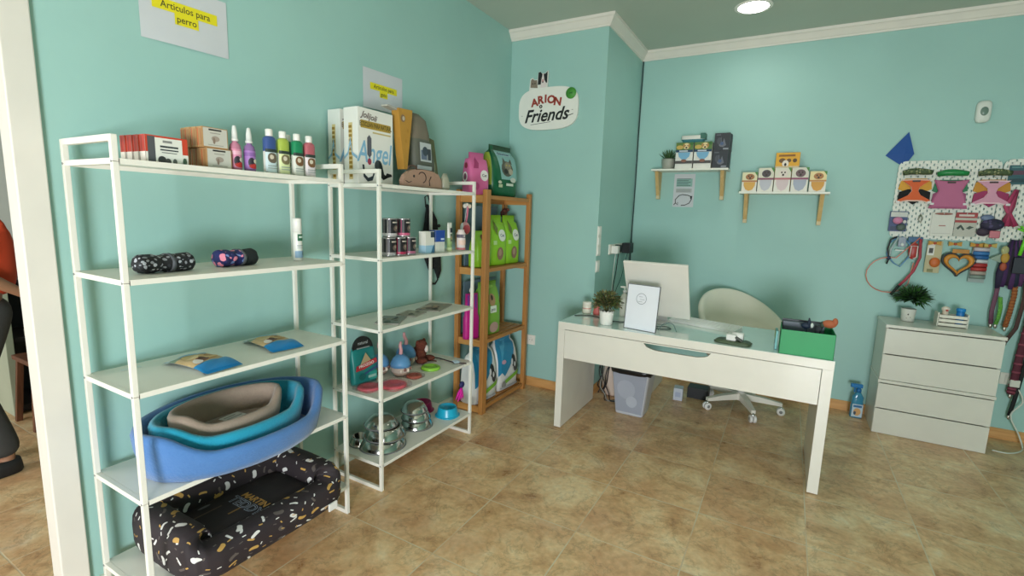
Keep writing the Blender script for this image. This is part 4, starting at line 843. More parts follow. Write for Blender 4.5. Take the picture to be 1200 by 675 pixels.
# ------------------------------------------------------------------ wall sign on the corner wall
t = thing('wall_sign', 'rounded white shop sign reading ARION Friends with dog and cat heads on top', 'sign', (.352, CY-.0105, 2.285), 0)
def rr(w, h, n=48, p=3.2, cx=0, cz=0): return [(cx+math.copysign(abs(math.cos(a))**(2/p), math.cos(a))*w/2, cz+math.copysign(abs(math.sin(a))**(2/p), math.sin(a))*h/2) for a in [2*PI*i/n for i in range(n)]]
MB().prism(rr(.515, .322), -.012, .008, M('#efeee6', .4)).build('board', t)
mb = MB(); P = lambda a, b, off: (-.2575+.515*a, -.0122-off, -.161+.322*b)
for i, ch in enumerate('ARION'):
    k = i-2; mb.decal(P, [('t', ch, .475+(-.20, -.098, -.012, .082, .190)[i], .72-abs(k)**1.8*.022-k*.004, .165, .25, {'bold': .045, 'rot': -k*.07}, M('#a03828', .5))])
mb.build('red_lettering', t)
mb = MB(); mb.decal(P, [('t', 'Friends', .47, .335, .25, .42, {'shear': .35, 'bold': .022, 'rot': .03}, M('#17181a', .5)), ('e', .385, .555, .028, .042, M('#2c2c28')), ('e', .385, .555, .012, .02, M('#c8c4b4')), ('p', [(.22, .13), (.56, .175), (.56, .185), (.22, .14)], INK), ('p', [(.85, .31), (.93, .34), (.93, .325), (.85, .29)], INK), ('r', .05, .355, .075, .365, M('#6c6c60')), ('r', .90, .42, .925, .43, M('#6c6c60'))]); mb.build('black_lettering', t)
mb = MB(); mb.lathe([(.001, -.002), (.042, -.002), (.042, .002), (.001, .002)], M('#4c9a3c', .5), 32, cap=False)
for i in range(len(mb.V)): x, y, z = mb.V[i]; mb.V[i] = (.195+x, -.0145+z, .098+y)
mb.decal(lambda a, b, off: (.165+.06*a, -.0167-off, .08+.04*b), [('t', 'pet', .5, .5, .35, .5, {'bold': .02}, M('#1c5a24'))]); mb.build('green_badge', t)
mb = MB(); sil = [(-.175, .13), (-.165, .235), (-.145, .245), (-.13, .228), (-.10, .228), (-.095, .275), (-.082, .285), (-.065, .27), (-.035, .268), (-.012, .288), (-.008, .27), (-.012, .13)]
mb.prism(sil, -.006, .006, M('#e6e6de', .5)); mb.build('backing', t)
mb = MB(); P = lambda a, b, off: (-.175+.17*a, -.0064-off, .13+.16*b)
mb.decal(P, [('p', [(.08, .25), (.10, .60), (.18, .66), (.28, .58), (.42, .58), (.46, .2)], M('#8a7a6a')), ('p', [(.46, .35), (.48, .92), (.58, .95), (.68, .84), (.84, .84), (.95, .95), (.94, .42), (.82, .35)], M('#1c1c20')), ('p', [(.60, .1), (.64, .55), (.70, .86), (.74, .86), (.80, .55), (.90, .38), (.93, .1)], M('#e8dcd8')), ('e', .72, .52, .06, .08, M('#c89a98')), ('e', .72, .45, .03, .04, INK), ('e', .2, .42, .03, .03, INK), ('e', .32, .42, .03, .03, INK), ('e', .62, .62, .02, .03, M('#6c5040')), ('e', .80, .62, .02, .03, M('#6c5040'))]); mb.build('dog_and_cat_picture', t)
# sockets, switches
def plate(label, cat, loc, rz, w, h, n, kind, group=None):
    t = thing(kind, label, cat, loc, rz, group)
    MB().box(-w/2, w/2, -.009, 0, -h/2, h/2, M('#efece2', .35), .002).build('plate', t)
    for k in range(n):
        zc = -h/2+h*(k+.5)/n
        if kind == 'light_switch': MB().box(-w*.36, w*.36, -.013, -.009, zc-h/n*.36, zc+h/n*.36, M('#f2f0e8', .3), .0015).build('rocker', t)
        else:
            mb = MB(); mb.lathe([(.021, 0), (.021, .003), (.018, .003), (.017, -.004), (.001, -.004)], M('#dedbd0', .4), 24, cap=False)
            for i in range(len(mb.V)): x, y, z = mb.V[i]; mb.V[i] = (x, -.009-z, zc+y)
            mb.box(-.012, -.007, -.0105, -.005, zc-.003, zc+.003, DARK); mb.box(.007, .012, -.0105, -.005, zc-.003, zc+.003, DARK); mb.build('socket', t)
    return t
plate('white wall socket low beside the pine rack', 'wall socket', (.277, CY, .400), 0, .078, .085, 1, 'wall_socket')
plate('white triple switch column near the corner edge, the upper of two', 'light switch', (CX, 3.655, 1.268), RZ, .075, .23, 3, 'light_switch')
plate('white single switch just below the triple switch column', 'light switch', (CX, 3.655, 1.070), RZ, .075, .092, 1, 'light_switch')
t = thing('wall_socket', 'white triple socket strip with plugs on the corner side wall behind the monitor', 'wall socket', (CX, 4.13, 1.190), RZ)
MB().box(-.22, .30, -.010, 0, -.042, .042, M('#eceadf', .35), .002).build('plate', t)
tag(MB().box(-.030, .025, -.055, -.0, -.035, .030, M('#e8e6de', .4), .004).build('plug_adapter', None, (CX+.0105, 3.985, 1.19), RZ), 'white plug in the left of the wall sockets', 'plug')
tag(MB().box(-.022, .022, -.05, 0, -.028, .035, BLACK, .005).build('plug_adapter', None, (CX+.0105, 4.07, 1.19), RZ), 'small black plug in the middle of the wall sockets', 'plug')
tag(MB().box(-.055, .055, -.075, 0, -.045, .045, M('#20242a', .4), .006).build('plug_adapter', None, (CX+.0105, 4.30, 1.19), RZ), 'large square black power adapter in the right wall socket', 'plug')
def cable(label, pts, r, m, cat='cable'):
    # smooth the polyline
    P = [Vector(p) for p in pts]; out = []
    for i in range(len(P)-1):
        p0, p1, p2, p3 = P[max(i-1, 0)], P[i], P[i+1], P[min(i+2, len(P)-1)]
        for k in range(5):
            u = k/5; out.append(.5*((2*p1)+(-p0+p2)*u+(2*p0-5*p1+4*p2-p3)*u*u+(-p0+3*p1-3*p2+p3)*u**3))
    out.append(P[-1]); return tag(MB().tube(out, r, m, 6).build('cable'), label, cat)
cable('white cable dropping from the left plug to the desk', [(CX+.04, 3.985, 1.155), (CX+.03, 3.985, 1.0), (CX+.035, 3.96, .85), (CX+.06, 3.90, .60), (CX+.05, 3.80, .3)], .0035, M('#d8dcd4', .4))
cable('black cable dropping from the middle plug', [(CX+.04, 4.07, 1.16), (CX+.03, 4.06, 1.0), (CX+.03, 4.00, .84), (CX+.05, 3.9, .55), (CX+.05, 3.85, .25)], .004, BLACK)
cable('thin dark cable from the black power adapter', [(CX+.05, 4.30, 1.145), (CX+.03, 4.30, 1.05), (CX+.03, 4.22, .93), (CX+.03, 4.06, .80), (CX+.04, 3.9, .6)], .0028, M('#2c5450', .5))
cable('thin pale cable from the power adapter to behind the monitor', [(CX+.05, 4.33, 1.145), (CX+.03, 4.36, 1.02), (CX+.03, 4.34, .90), (CX+.05, 4.25, .7)], .0028, M('#9cc4b8', .5))
cable('dark cable running down the back corner from the ceiling moulding', [(CX+.012, BY-.008, H-.078), (CX+.010, BY-.008, 2.3), (CX+.012, BY-.008, 1.8), (CX+.010, BY-.008, 1.3), (CX+.012, BY-.012, .9), (CX+.02, BY-.02, .4)], .006, M('#23403c', .6))
# ------------------------------------------------------------------ desk
DX0, DX1, DY0, DY1, DZ = .811, 2.380, 2.964, 3.610, .750
t = thing('desk', 'long white desk with a crescent finger cutout in its drawer front', 'desk', (0, 0, 0))
DW = M('#dfdbd0', .28, coat=.3)
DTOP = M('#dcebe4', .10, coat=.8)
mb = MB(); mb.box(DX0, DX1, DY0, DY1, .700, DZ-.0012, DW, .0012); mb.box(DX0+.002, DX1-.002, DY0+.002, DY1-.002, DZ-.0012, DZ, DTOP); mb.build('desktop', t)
MB().box(DX0, DX0+.048, DY0, DY1, .004, .700, DW, .0012).build('side_panel', t)
MB().box(DX1-.052, DX1, DY0, DY1, .004, .700, DW, .0012).build('side_panel', t)
mb = MB()
for x in (DX0+.02, DX1-.03):
    for y in (DY0+.03, DY1-.03): mb.box(x-.012, x+.012, y-.012, y+.012, 0, .0039, BLACK)
mb.build('foot', t)
mb = MB(); xs = [DX0+.050, DX0+.3]+[1.388+.392*i/24 for i in range(25)]+[2.0, DX1-.055]
def hb(x):
    if x < 1.388 or x > 1.780: return None
    q = (x-1.388)/.392; e = min(q, 1-q); k = min(1, e/.26); return .690-.036*math.sqrt(max(0, 1-(1-k)**2))
y0, y1, zb_, zt_ = DY0, DY0+.018, .502, .697
for a, b in zip(xs[:-1], xs[1:]):
    ha, hb_ = hb(a), hb(b)
    def quad(za0, zb0, za1, zb1):
        V = [(a, y0, za0), (b, y0, zb0), (b, y0, zb1), (a, y0, za1), (a, y1, za0), (b, y1, zb0), (b, y1, zb1), (a, y1, za1)]
        mb.add(V, [(0, 1, 2, 3), (7, 6, 5, 4), (0, 4, 5, 1), (3, 2, 6, 7)], DW)
    if ha is None or hb_ is None or (a >= 1.780-1e-6): quad(zb_, zb_, zt_, zt_)
    else: quad(zb_, zb_, ha, hb_); quad(.6905, .6905, zt_, zt_)
mb.box(xs[0]-.0001, xs[0]+.0001, y0, y1, zb_, zt_, DW); mb.box(xs[-1]-.0001, xs[-1]+.0001, y0, y1, zb_, zt_, DW)
mb.build('drawer_front', t)
mb = MB(); mb.box(DX0+.049, DX1-.053, DY0+.02, DY1-.25, .512, .522, DW); mb.build('inner_shelf', t)
tag(MB().box(-.06, .06, -.04, .04, 0, .07, M('#c8ccd0', .4), .004).build('small_box', None, (1.60, 3.10, .5226)), 'small pale box inside the desk drawer, glimpsed through the cutout', 'box')
dz = DZ+.0006
# potted plant
def leafball(mb, c, R, n, L, w, mats, seed, up=.3):
    r = random.Random(seed)
    for k in range(n):
        th = r.uniform(0, 2*PI); ph = math.acos(r.uniform(-.35, 1)); rad = R*r.uniform(.25, 1)
        d = Vector((math.sin(ph)*math.cos(th), math.sin(ph)*math.sin(th), math.cos(ph))); p = Vector(c)+Vector((d.x*rad, d.y*rad, d.z*rad*.8))
        d2 = (d+Vector((r.uniform(-.5, .5), r.uniform(-.5, .5), r.uniform(-.3, .6)))).normalized(); s_ = d2.cross(Vector((r.uniform(-1, 1), r.uniform(-1, 1), 1))).normalized(); n_ = d2.cross(s_)
        l_ = L*r.uniform(.7, 1.2); V = [p, p+d2*l_*.5+s_*w, p+d2*l_+n_*l_*.15, p+d2*l_*.5-s_*w, p+d2*l_*.5+n_*w*.5]
        mb.add([tuple(v) for v in V], [(0, 1, 4), (1, 2, 4), (2, 3, 4), (3, 0, 4)], r.choice(mats))
t = thing('potted_plant', 'small bushy artificial plant in a scalloped white pot on the desk', 'potted plant', (1.105, 3.075, dz))
mb = MB(); R = []
for r_, z in ((.034, 0), (.040, .004), (.046, .075)): R.append([(r_*math.cos(2*PI*j/48), r_*math.sin(2*PI*j/48), z) for j in range(48)])
R.append([(.0485*math.cos(2*PI*j/48), .0485*math.sin(2*PI*j/48), .094+.005*math.cos(12*2*PI*j/48)) for j in range(48)])
R.append([(.0445*math.cos(2*PI*j/48), .0445*math.sin(2*PI*j/48), .092+.005*math.cos(12*2*PI*j/48)) for j in range(48)]); R.append([(.040*math.cos(2*PI*j/48), .040*math.sin(2*PI*j/48), .075) for j in range(48)])
mb.loft(R, M('#f0eee6', .3)); mb.build('pot', t)
mb = MB(); rg = random.Random(3)
for k in range(26):
    a = rg.uniform(0, 2*PI); s_ = rg.uniform(.3, 1); mb.tube([(0, 0, .076), (.03*s_*math.cos(a), .03*s_*math.sin(a), .12), (.075*s_*math.cos(a), .075*s_*math.sin(a), .15+.05*(1-s_))], .0015, M('#5a5a38', .7), 4)
mb.build('stems', t)
mb = MB(); leafball(mb, (0, 0, .142), .092, 1000, .026, .0055, [M('#5c6c38', .5), M('#3f4f2c', .5), M('#7c7c4a', .5), M('#6a5c3c', .5)], 11); mb.build('foliage', t)
# candle, small red thing, white bottle
t = thing('jar_candle', 'cream jar candle with a thin pink band at the left end of the desk', 'candle', (.862, 3.355, dz))
MB().lathe([(.030, 0), (.033, .003), (.033, .060), (.031, .063)], M('#ece6d4', .35), 26).build('jar', t)
MB().lathe([(.0332, .034), (.0335, .035), (.0335, .041), (.0332, .042)], M('#d8a090', .4), 26, cap=False).build('band', t)
MB().lathe([(.031, .0631), (.0325, .065), (.0325, .082), (.029, .085)], M('#efe9da', .3), 26).build('lid', t)
t = thing('red_figurine', 'small coral red figurine between the candle and the plant', 'figurine', (.945, 3.335, dz))
MB().loft([superring(.045, .04, 0, 20, 3), superring(.05, .04, .02, 20, 3), superring(.036, .03, .06, 20, 3), superring(.02, .018, .075, 20, 2)], M('#c4625c', .5)).build('body', t)
MB().blob((.004, 0, .090), (.018, .016, .02), M('#c05850', .5)).build('head', t)
MB().tube([(.01, 0, .10), (.022, 0, .125), (.028, 0, .135)], [.006, .006, .002], M('#e4dccc', .5)).build('ear', t)
t = thing('pump_bottle', 'white pump bottle standing behind the potted plant', 'bottle', (1.118, 3.42, dz))
MB().lathe([(.027, 0), (.030, .004), (.030, .135), (.022, .155), (.012, .162), (.012, .172)], M('#d6d4c6', .3), 24).build('bottle', t)
mb = MB(); mb.lathe([(.015, .172), (.015, .188), (.005, .19), (.005, .207)], M('#e8e6de', .3), 18); mb.box(-.032, .008, -.008, .008, .205, .217, M('#e8e6de', .3), .003); mb.build('pump', t)
# framed notice
t = thing('sign_holder', 'clear stand with white printed sheet and round emblem, leaning on the desk', 'sign holder', (1.337, 3.040, dz), -.06, rot=(-.10, 0, -.18))
mb = MB(); mb.box(-.105, .105, -.002, .002, 0, .285, M('#e8eaf0', .5)); mb.build('sheet', t)
mb = MB(); fr = M('#55585e', .3)
mb.box(-.108, -.105, -.004, .004, 0, .288, fr); mb.box(.105, .108, -.004, .004, 0, .288, fr); mb.box(-.108, .108, -.004, .004, .285, .289, fr); mb.box(-.108, .108, -.004, .004, 0, .002, fr); mb.build('frame', t)
mb = MB(); P = planeP((-.105, -.0022, 0), (.21, 0, 0), (0, 0, .285)); ci = [(.46+.165*math.cos(a), .70+.125*math.sin(a)) for a in [2*PI*i/40 for i in range(40)]]; co = [(.46+.15*math.cos(a), .70+.113*math.sin(a)) for a in [2*PI*i/40 for i in range(40)]]
for i in range(40): mb.add([P(*ci[i], .0006), P(*ci[(i+1) % 40], .0006), P(*co[(i+1) % 40], .0006), P(*co[i], .0006)], [(0, 1, 2, 3)], M('#8e949c', .5))
mb.decal(P, [('r', .38, .74, .5, .75, M('#a4a8ae')), ('r', .42, .68, .56, .69, M('#a4a8ae')), ('r', .36, .63, .5, .64, M('#a4a8ae'))]); mb.build('emblem', t)
MB().bar((0, .004, .18), (0, .055, .014), .03, .003, M('#d8dce0', .2)).build('rear_strut', t)
# monitor seen from behind
mt = thing('computer_monitor', 'large white all in one computer seen from behind, tilted on the desk', 'computer', (1.385, 3.32, dz), 0, rot=(0, 0, -.02))
b0, b1 = Vector((0, .03, .050)), Vector((0, -.19, .425)); up_ = (b1-b0).normalized(); nr = Vector((0, up_.z, -up_.y)); Wm = .205
mb = MB(); L_ = (b1-b0).length
from mathutils import Euler
ang = math.atan2(b1.y-b0.y, b1.z-b0.z)
mb.at(tuple(b0), (-ang, 0, 0)); mb.box(-Wm, Wm, -.006, .012, 0, L_, M('#e4e0d6', .35), .004); 
mb.build('back_cover', mt)
mb = MB(); mb.at(tuple(b0), (-ang, 0, 0)); mb.box(-Wm+.008, Wm-.008, .0121, .014, .012, L_-.01, M('#101214', .1)); mb.build('screen', mt)
mb = MB(); mb.bar((0, .075, .012), (0, -.035, .26), .10, .012, M('#d4d4d0', .3, .5)); mb.box(-.10, .055, -.02, .13, 0, .010, M('#d4d4d0', .3, .5), .003); mb.build('stand', mt)
t = thing('keyboard', 'slim white keyboard on the desk to the right of the monitor', 'keyboard', (1.668, 3.445, dz), -.27)
MB().prism([(-.065, .0), (.065, 0), (.065, .030), (-.065, .016)], -.225, .225, M('#e8e8e2', .3), 'x').build('body', t)
mb = MB()
for rI in range(5):
    for k in range(15): x = -.212+k*.0285; y = -.052+rI*.0225; zz = .0168+(y+.065)*.108; mb.box(x, x+.025, y, y+.019, zz-.001, zz+.0025, M('#f4f4ee', .4))
mb.build('keys', t)
# little printer / card reader
t = thing('card_terminal', 'dark green mat with small white curled receipt stand on the desk', 'receipt stand', (1.882, 3.062, dz), -.12)
MB().loft([superring(.185, .11, 0, 24, 5), superring(.20, .12, .006, 24, 5), superring(.17, .10, .016, 24, 5)], M('#4c5c42', .5)).build('base', t)
mb = MB(); mb.box(-.035, .018, -.025, .02, .016, .052, M('#e4e4de', .4), .004); mb.build('body', t)
mb = MB(); mb.tube([(-.01, .02, .040), (.05, .02, .040)], .022, M('#ecece6', .5), 16); mb.build('paper_roll', t)
MB().at((.03, -.005, .03), (0, .5, .2)).box(-.022, .022, -.02, .02, -.006, .006, M('#3c4238', .5), .003).build('latch', t)
# green box with things
t = thing('storage_box', 'bright green plastic storage box at the right end of the desk', 'storage box', (2.243, 3.085, dz), .02)
GB = M('#1a9558', .5, var=.08, vscale=5); gw, gd, gh = .252, .225, .135
mb = MB(); mb.box(-gw/2, gw/2, -gd/2, -gd/2+.004, 0, gh, GB, .001); mb.box(-gw/2, gw/2, gd/2-.004, gd/2, 0, gh, GB, .001); mb.box(-gw/2, -gw/2+.004, -gd/2, gd/2, 0, gh, GB, .001); mb.box(gw/2-.004, gw/2, -gd/2, gd/2, 0, gh, GB, .001); mb.box(-gw/2, gw/2, -gd/2, gd/2, 0, .004, GB); mb.build('box', t)
carton('folder', 'grey folder standing inside the green storage box', 'folder', .20, .03, .15, (2.225, 3.14, dz+.0046), .02, '#5c6470')
carton('folder', 'dark folder standing behind the grey one inside the green storage box', 'folder', .21, .015, .158, (2.225, 3.172, dz+.0046), .02, '#3c4048')
t = thing('hand_puppet', 'brown and dark puppet toy poking out of the green box', 'toy', (2.318, 3.062, dz+.005), 0)
mb = MB(); mb.tube([(-.02, 0, 0), (-.03, 0, .10), (-.02, 0, .150)], [.012, .012, .016], M('#2c3038', .7)); mb.build('body', t)
mb = MB(); mb.blob((.022, -.005, .172), (.034, .02, .022), M('#b0603c', .7)); mb.blob((.046, -.005, .185), (.014, .014, .022), M('#b0603c', .7)); mb.build('head', t)
MB().blob((-.008, 0, .165), (.012, .016, .018), M('#3a4a3c', .7)).build('collar', t)
t = thing('dark_figurine', 'small dark blue figurine standing in the green box', 'figurine', (2.235, 3.075, dz+.005), 0)
mb = MB(); mb.blob((0, 0, .146), (.024, .014, .018), M('#16263c', .6)); mb.tube([(.008, 0, .14), (.014, 0, .165), (.012, 0, .19)], [.008, .008, .003], M('#16263c', .6)); mb.tube([(0, 0, .0), (0, 0, .14)], .008, M('#16263c', .6)); mb.build('body', t)
MB().blob((.028, .0, .150), (.008, .008, .014), M('#d8e0d8', .5)).build('tag', t)
carton('leaflet_stack', 'small stack of turquoise and yellow leaflets beside the green box', 'leaflets', .012, .10, .105, (2.100, 3.10, dz), .05, '#74b8b8', side=[('r', 0, 0, 1, .3, M('#c8dce0')), ('e', .7, .35, .14, .1, M('#1c4a54')), ('r', .0, .55, 1, 1, M('#9aa850'))])
cable('dark cable lying on the desk from the candle to the sign', [(.83, 3.20, dz+.004), (.90, 3.26, dz+.004), (1.00, 3.24, dz+.004), (1.06, 3.17, dz+.004), (1.16, 3.19, dz+.004), (1.25, 3.24, dz+.004)], .0035, M('#2a3230', .5))
cable('grey cable looping on the desk behind the sign', [(1.20, 3.22, dz+.004), (1.30, 3.16, dz+.004), (1.42, 3.14, dz+.004), (1.50, 3.18, dz+.004), (1.46, 3.24, dz+.004), (1.40, 3.20, dz+.004)], .003, M('#4c5c58', .5))
cable('thin cable standing in a small loop right of the sign', [(1.44, 3.10, dz+.004), (1.47, 3.12, dz+.045), (1.52, 3.13, dz+.05), (1.55, 3.12, dz+.004)], .003, M('#5c7470', .5))
# ------------------------------------------------------------------ under the desk
t = thing('waste_bin', 'translucent grey waste bin lined with a black bag under the desk', 'waste bin', (1.195, 3.555, 0), 0)
def binr(w, d, z): return superring(w, d, z, 32, 9)
BN = M('#c4c9d2', .3)
mb = MB(); mb.loft([binr(.205, .20, .0), binr(.21, .205, .006), binr(.285, .265, .345), binr(.292, .272, .35), binr(.278, .258, .35), binr(.198, .19, .01)], BN); mb.build('bin', t)
mb = MB(); P = lambda a, b, off: (-.095-.03*b+(.19+.06*b)*a, -(.1025+.030*b)-off-.0016, .02+b*.30)
mb.decal(P, [('r', 0, 0, 1, 1, M('#9da3b2', .35))]); mb.decal(lambda a, b, off: (-.095-.03*b+(.19+.06*b)*a, -(.1025+.030*b)-off-.0020, .02+b*.30), [('e', .4, .6, .3, .25, M('#aab0be', .3)), ('e', .6, .3, .2, .15, M('#b4bac6', .3))]); mb.build('see_through_panel', t)
BG = M('#15161a', .3, bump=.5, bscale=20); rg = random.Random(9)
def bgr(w, d, z, j=0.): 
    R = superring(w, d, z, 32, 6); return [(x*(1+rg.uniform(-j, j)), y*(1+rg.uniform(-j, j)), z+rg.uniform(-.006, .006) if j else z) for x, y, z in R]
MB().loft([bgr(.300, .280, .325, .02), bgr(.315, .295, .352, .02), bgr(.300, .28, .372, .02), bgr(.26, .24, .365, .02), bgr(.22, .2, .27)], BG).build('liner', t)
t = thing('pc_tower', 'low pale plastic computer case on the floor behind the waste bin', 'computer case', (1.13, 4.00, 0), 0)
MB().box(-.105, .105, -.22, .40, .0, .165, M('#d8d6c8', .5), .008).build('case', t)
MB().box(-.08, .08, -.226, -.220, .04, .12, M('#c0beb0', .4), .003).build('front_panel', t)
t = thing('round_speaker', 'rounded cream plastic object wrapped in cables under the desk', 'speaker', (.955, 3.83, 0), 0)
MB().loft([superring(.13, .14, 0, 24, 3), superring(.17, .17, .02, 24, 3), superring(.18, .18, .18, 24, 3), superring(.14, .14, .30, 24, 3), superring(.06, .06, .325, 24, 2)], M('#e0cdbd', .5)).build('body', t)
carton('power_strip', 'small white box with blue tint on the floor under the desk', 'box', .07, .09, .10, (1.445, 4.02, 0), .1, '#c4ccd8', [('r', .2, .3, .8, .7, M('#a8b4cc'))])
carton('black_case', 'dark low box standing beside the small white one under the desk', 'box', .16, .12, .09, (1.58, 4.16, 0), .0, '#22262a')
rg = random.Random(21)
for k in range(6):
    x0_ = .885+.012*k; pts = [(x0_, 3.64+.01*k, .56)]
    for z in (.45, .34, .22, .12, .05): pts.append((x0_+rg.uniform(-.025, .03), 3.66+rg.uniform(-.03, .05), z))
    if k % 2: pts += [(x0_+.06, 3.62, .012), (x0_+.13, 3.66, .012)]
    cable(['black cable, one of the bundle hanging under the desk', 'grey cable in the bundle under the desk'][k == 3] + ['', ' near the side panel', ' curling onto the floor', '', ' at its middle', ' farthest right'][k], pts, .0045, BLACK if k != 3 else M('#8a8c84', .5))
# ------------------------------------------------------------------ swivel chair
t = thing('swivel_chair', 'white round tub swivel chair behind the desk', 'chair', (1.90, 4.10, 0), .75)
n = 72; V = []; k = 0
def ch(al):
    c = math.cos(al-PI/2)      # back towards +y
    u = (1+c)/2; return .40+.50*(u**1.05)
secs = []
CH = M('#e9e6d4', .45, coat=.2)
for j in range(n):
    al = 2*PI*j/n; c, s_ = math.cos(al), math.sin(al); h = max(ch(al), .475); q = (h-.475)/.42
    sec = [(.05, .335), (.17, .345), (.255, .40), (.300+.02*q, .46), (.315+.035*q, .46+(h-.46)*.55), (.325+.045*q, h-.012), (.318+.045*q, h), (.300+.045*q, h+.004), (.282+.045*q, h-.006), (.275+.03*q, .46+(h-.46)*.55), (.262, .475), (.22, .468), (.10, .478), (.004, .480)]
    secs.append([(r*c*1.06, r*s_*.98, z) for r, z in sec])
m_ = len(secs[0]); Vv = [p for s_ in secs for p in s_]
F = [(j*m_+i, ((j+1) % n)*m_+i, ((j+1) % n)*m_+i+1, j*m_+i+1) for j in range(n) for i in range(m_-1)]
MB().add(Vv, F, CH, True).build('seat_shell', t)
MB().lathe([(.24, .480), (.25, .495), (.235, .515), (.15, .525), (.001, .527)], M('#e6e3d2', .5), 36, cap=True).build('seat_cushion', t)
MB().lathe([(.028, .10), (.028, .22), (.020, .225), (.020, .33), (.10, .338)], M('#d8d8d4', .3, .3), 20).build('gas_lift', t)
CW = M('#e4e2d6', .35)
MB().lathe([(.045, .072), (.045, .12), (.03, .13)], CW, 24).build('hub', t)
for q in range(5):
    a = -.75+math.radians(-68+72*q); d = Vector((math.cos(a), math.sin(a), 0)); s_ = Vector((-d.y, d.x, 0))
    mb = MB(); R = []
    for r_, w_, z0_, z1_ in ((.03, .045, .075, .125), (.16, .040, .075, .115), (.29, .030, .070, .095)):
        p = d*r_; R.append([tuple(p+s_*w_/2*sx+Vector((0, 0, zz))) for sx, zz in ((-1, z0_), (1, z0_), (1, z1_), (-1, z1_))])
    mb.loft(R, CW, smooth=False); leg = mb.build('base_arm', t)
    mb = MB(); p = d*.285; st = mb
    for sx in (-1, 1):
        c_ = p+s_*sx*.013+Vector((0, 0, .0285)); ring = lambda o_, rr_: [tuple(c_+s_*o_+rr_*(math.cos(2*PI*i/20)*d+math.sin(2*PI*i/20)*Vector((0, 0, 1)))) for i in range(20)]
        mb.loft([ring(-.009, .024), ring(-.007, .0285), ring(.007, .0285), ring(.009, .024)], M('#e8e8e4', .4))
        mb.loft([ring(-.0095, .012), ring(.0095, .012)], M('#8c9090', .4))
    mb.tube([tuple(p+Vector((0, 0, .03))), tuple(p+Vector((0, 0, .075)))], .007, CHROME); mb.build('caster', leg)
# ------------------------------------------------------------------ wall shelves on the back wall
def wall_shelf(label, x0, x1, z, bx, bz):
    t = thing('wall_shelf', label, 'wall shelf', (0, 0, 0))
    MB().box(x0, x1, BY-.185, BY-.0005, z-.016, z, M('#ecebdf', .4), .0015).build('board', t)
    for x, lean in zip(bx, (-.0, .0)):
        mb = MB(); mb.prism([(BY-.0005, z-.0165), (BY-.0005, bz), (BY-.028, bz), (BY-.045, bz+.02), (BY-.155, z-.0165)], x-.014, x+.014, PINE_L, 'x'); b = mb.build('bracket', t)
        MB().box(x-.0142, x+.0142, BY-.050, BY-.001, bz+.002, bz+.075, M('#dcc8a0', .6), .001).build('bracket_tip', b)
    return t
AZ, BZ = 1.880, 1.693
wall_shelf('white wall shelf on pine brackets, left one, with the succulent', 1.005, 1.622, AZ, (1.045, 1.575), 1.630)
wall_shelf('white wall shelf on pine brackets, right one, with the yellow box', 1.718, 2.338, BZ, (1.770, 2.292), 1.445)
t = thing('paper_notice', 'printed paper notice with dog outline taped under the left wall shelf', 'paper notice', (1.258, BY-.0015, 1.565))
MB().box(-.088, .088, -.0008, .0008, 0, .285, PAPER).build('sheet', t)
mb = MB(); P = planeP((-.088, -.0009, 0), (.176, 0, 0), (0, 0, .285)); it = [('r', .12, .62, .88, .86, M('#8fb8b0')), ('r', .12, .44, .88, .56, M('#b4b8b8'))]
it += [('r', .14, .64+i*.05, .80-.1*(i % 2), .66+i*.05, M('#4c6c68')) for i in range(5)]+[('r', .15, .46+i*.035, .82, .47+i*.035, M('#7c8484')) for i in range(3)]; mb.decal(P, it)
dog = [(.06, .06), (.14, .12), (.12, .22), (.30, .35), (.45, .38), (.70, .36), (.88, .32), (.90, .24), (.80, .12), (.60, .06), (.42, .05)]
mb.tube([(-.088+.176*a, -.0018, .285*b) for a, b in dog], .0032, INK, 6); mb.tube([(-.088+.176*a, -.0018, .285*b) for a, b in [(.14, .12), (.26, .06), (.24, .14)]], .0028, INK, 6); mb.decal(P, [('p', [(.82, .33), (.93, .34), (.90, .22), (.84, .26)], INK)], .002); mb.build('print', t)
t = thing('succulent', 'small spiky succulent in a round grey pot on the left wall shelf', 'potted plant', (1.128, BY-.10, AZ+.0006))
MB().lathe([(.040, 0), (.048, .006), (.056, .06), (.057, .088), (.051, .088), (.048, .072), (.001, .070)], M('#a3a498', .5), 32).build('pot', t)
mb = MB(); rg = random.Random(4)
for k in range(24):
    a = k*2.4; el = .25+1.1*(k/24); L = .085-.0008*k; d = Vector((math.cos(a)*math.cos(el), math.sin(a)*math.cos(el)*.9, math.sin(el)+.12)); b_ = Vector((0, 0, .075))+d*.01
    mb.tube([b_, b_+d*L*.4, b_+d*L*.8+Vector((0, 0, .004)), b_+d*L+Vector((0, 0, .010))], [.006, .0085, .005, .001], M('#3c5c34', .5), 6, flat=.5)
mb.build('leaves', t)
dpic = [('r', 0, .72, 1, 1, M('#5c7c3c')), ('e', .22, .82, .2, .08, M('#c8a858')), ('e', .60, .86, .20, .12, M('#e2cc98')), ('e', .45, .88, .06, .08, M('#b08448')), ('e', .76, .87, .06, .08, M('#b08448')), ('e', .60, .80, .06, .035, M('#3c2c24')), ('e', .53, .88, .025, .02, M('#3c2c24')), ('e', .67, .88, .025, .02, M('#3c2c24')), ('e', .9, .95, .12, .06, M('#3c6c34')), ('r', 0, .63, 1, .72, M('#1c3c5c')), ('r', .2, .65, .7, .70, M('#c8d0d8')),
        ('p', [(.14, .62), (.86, .62), (.80, .46), (.62, .35), (.38, .35), (.20, .46)], M('#7ab0d0')), ('r', 0, .19, 1, .30, M('#4c4848')), ('e', .5, .30, .16, .06, M('#8c5c4c'))]
za = AZ+.0006
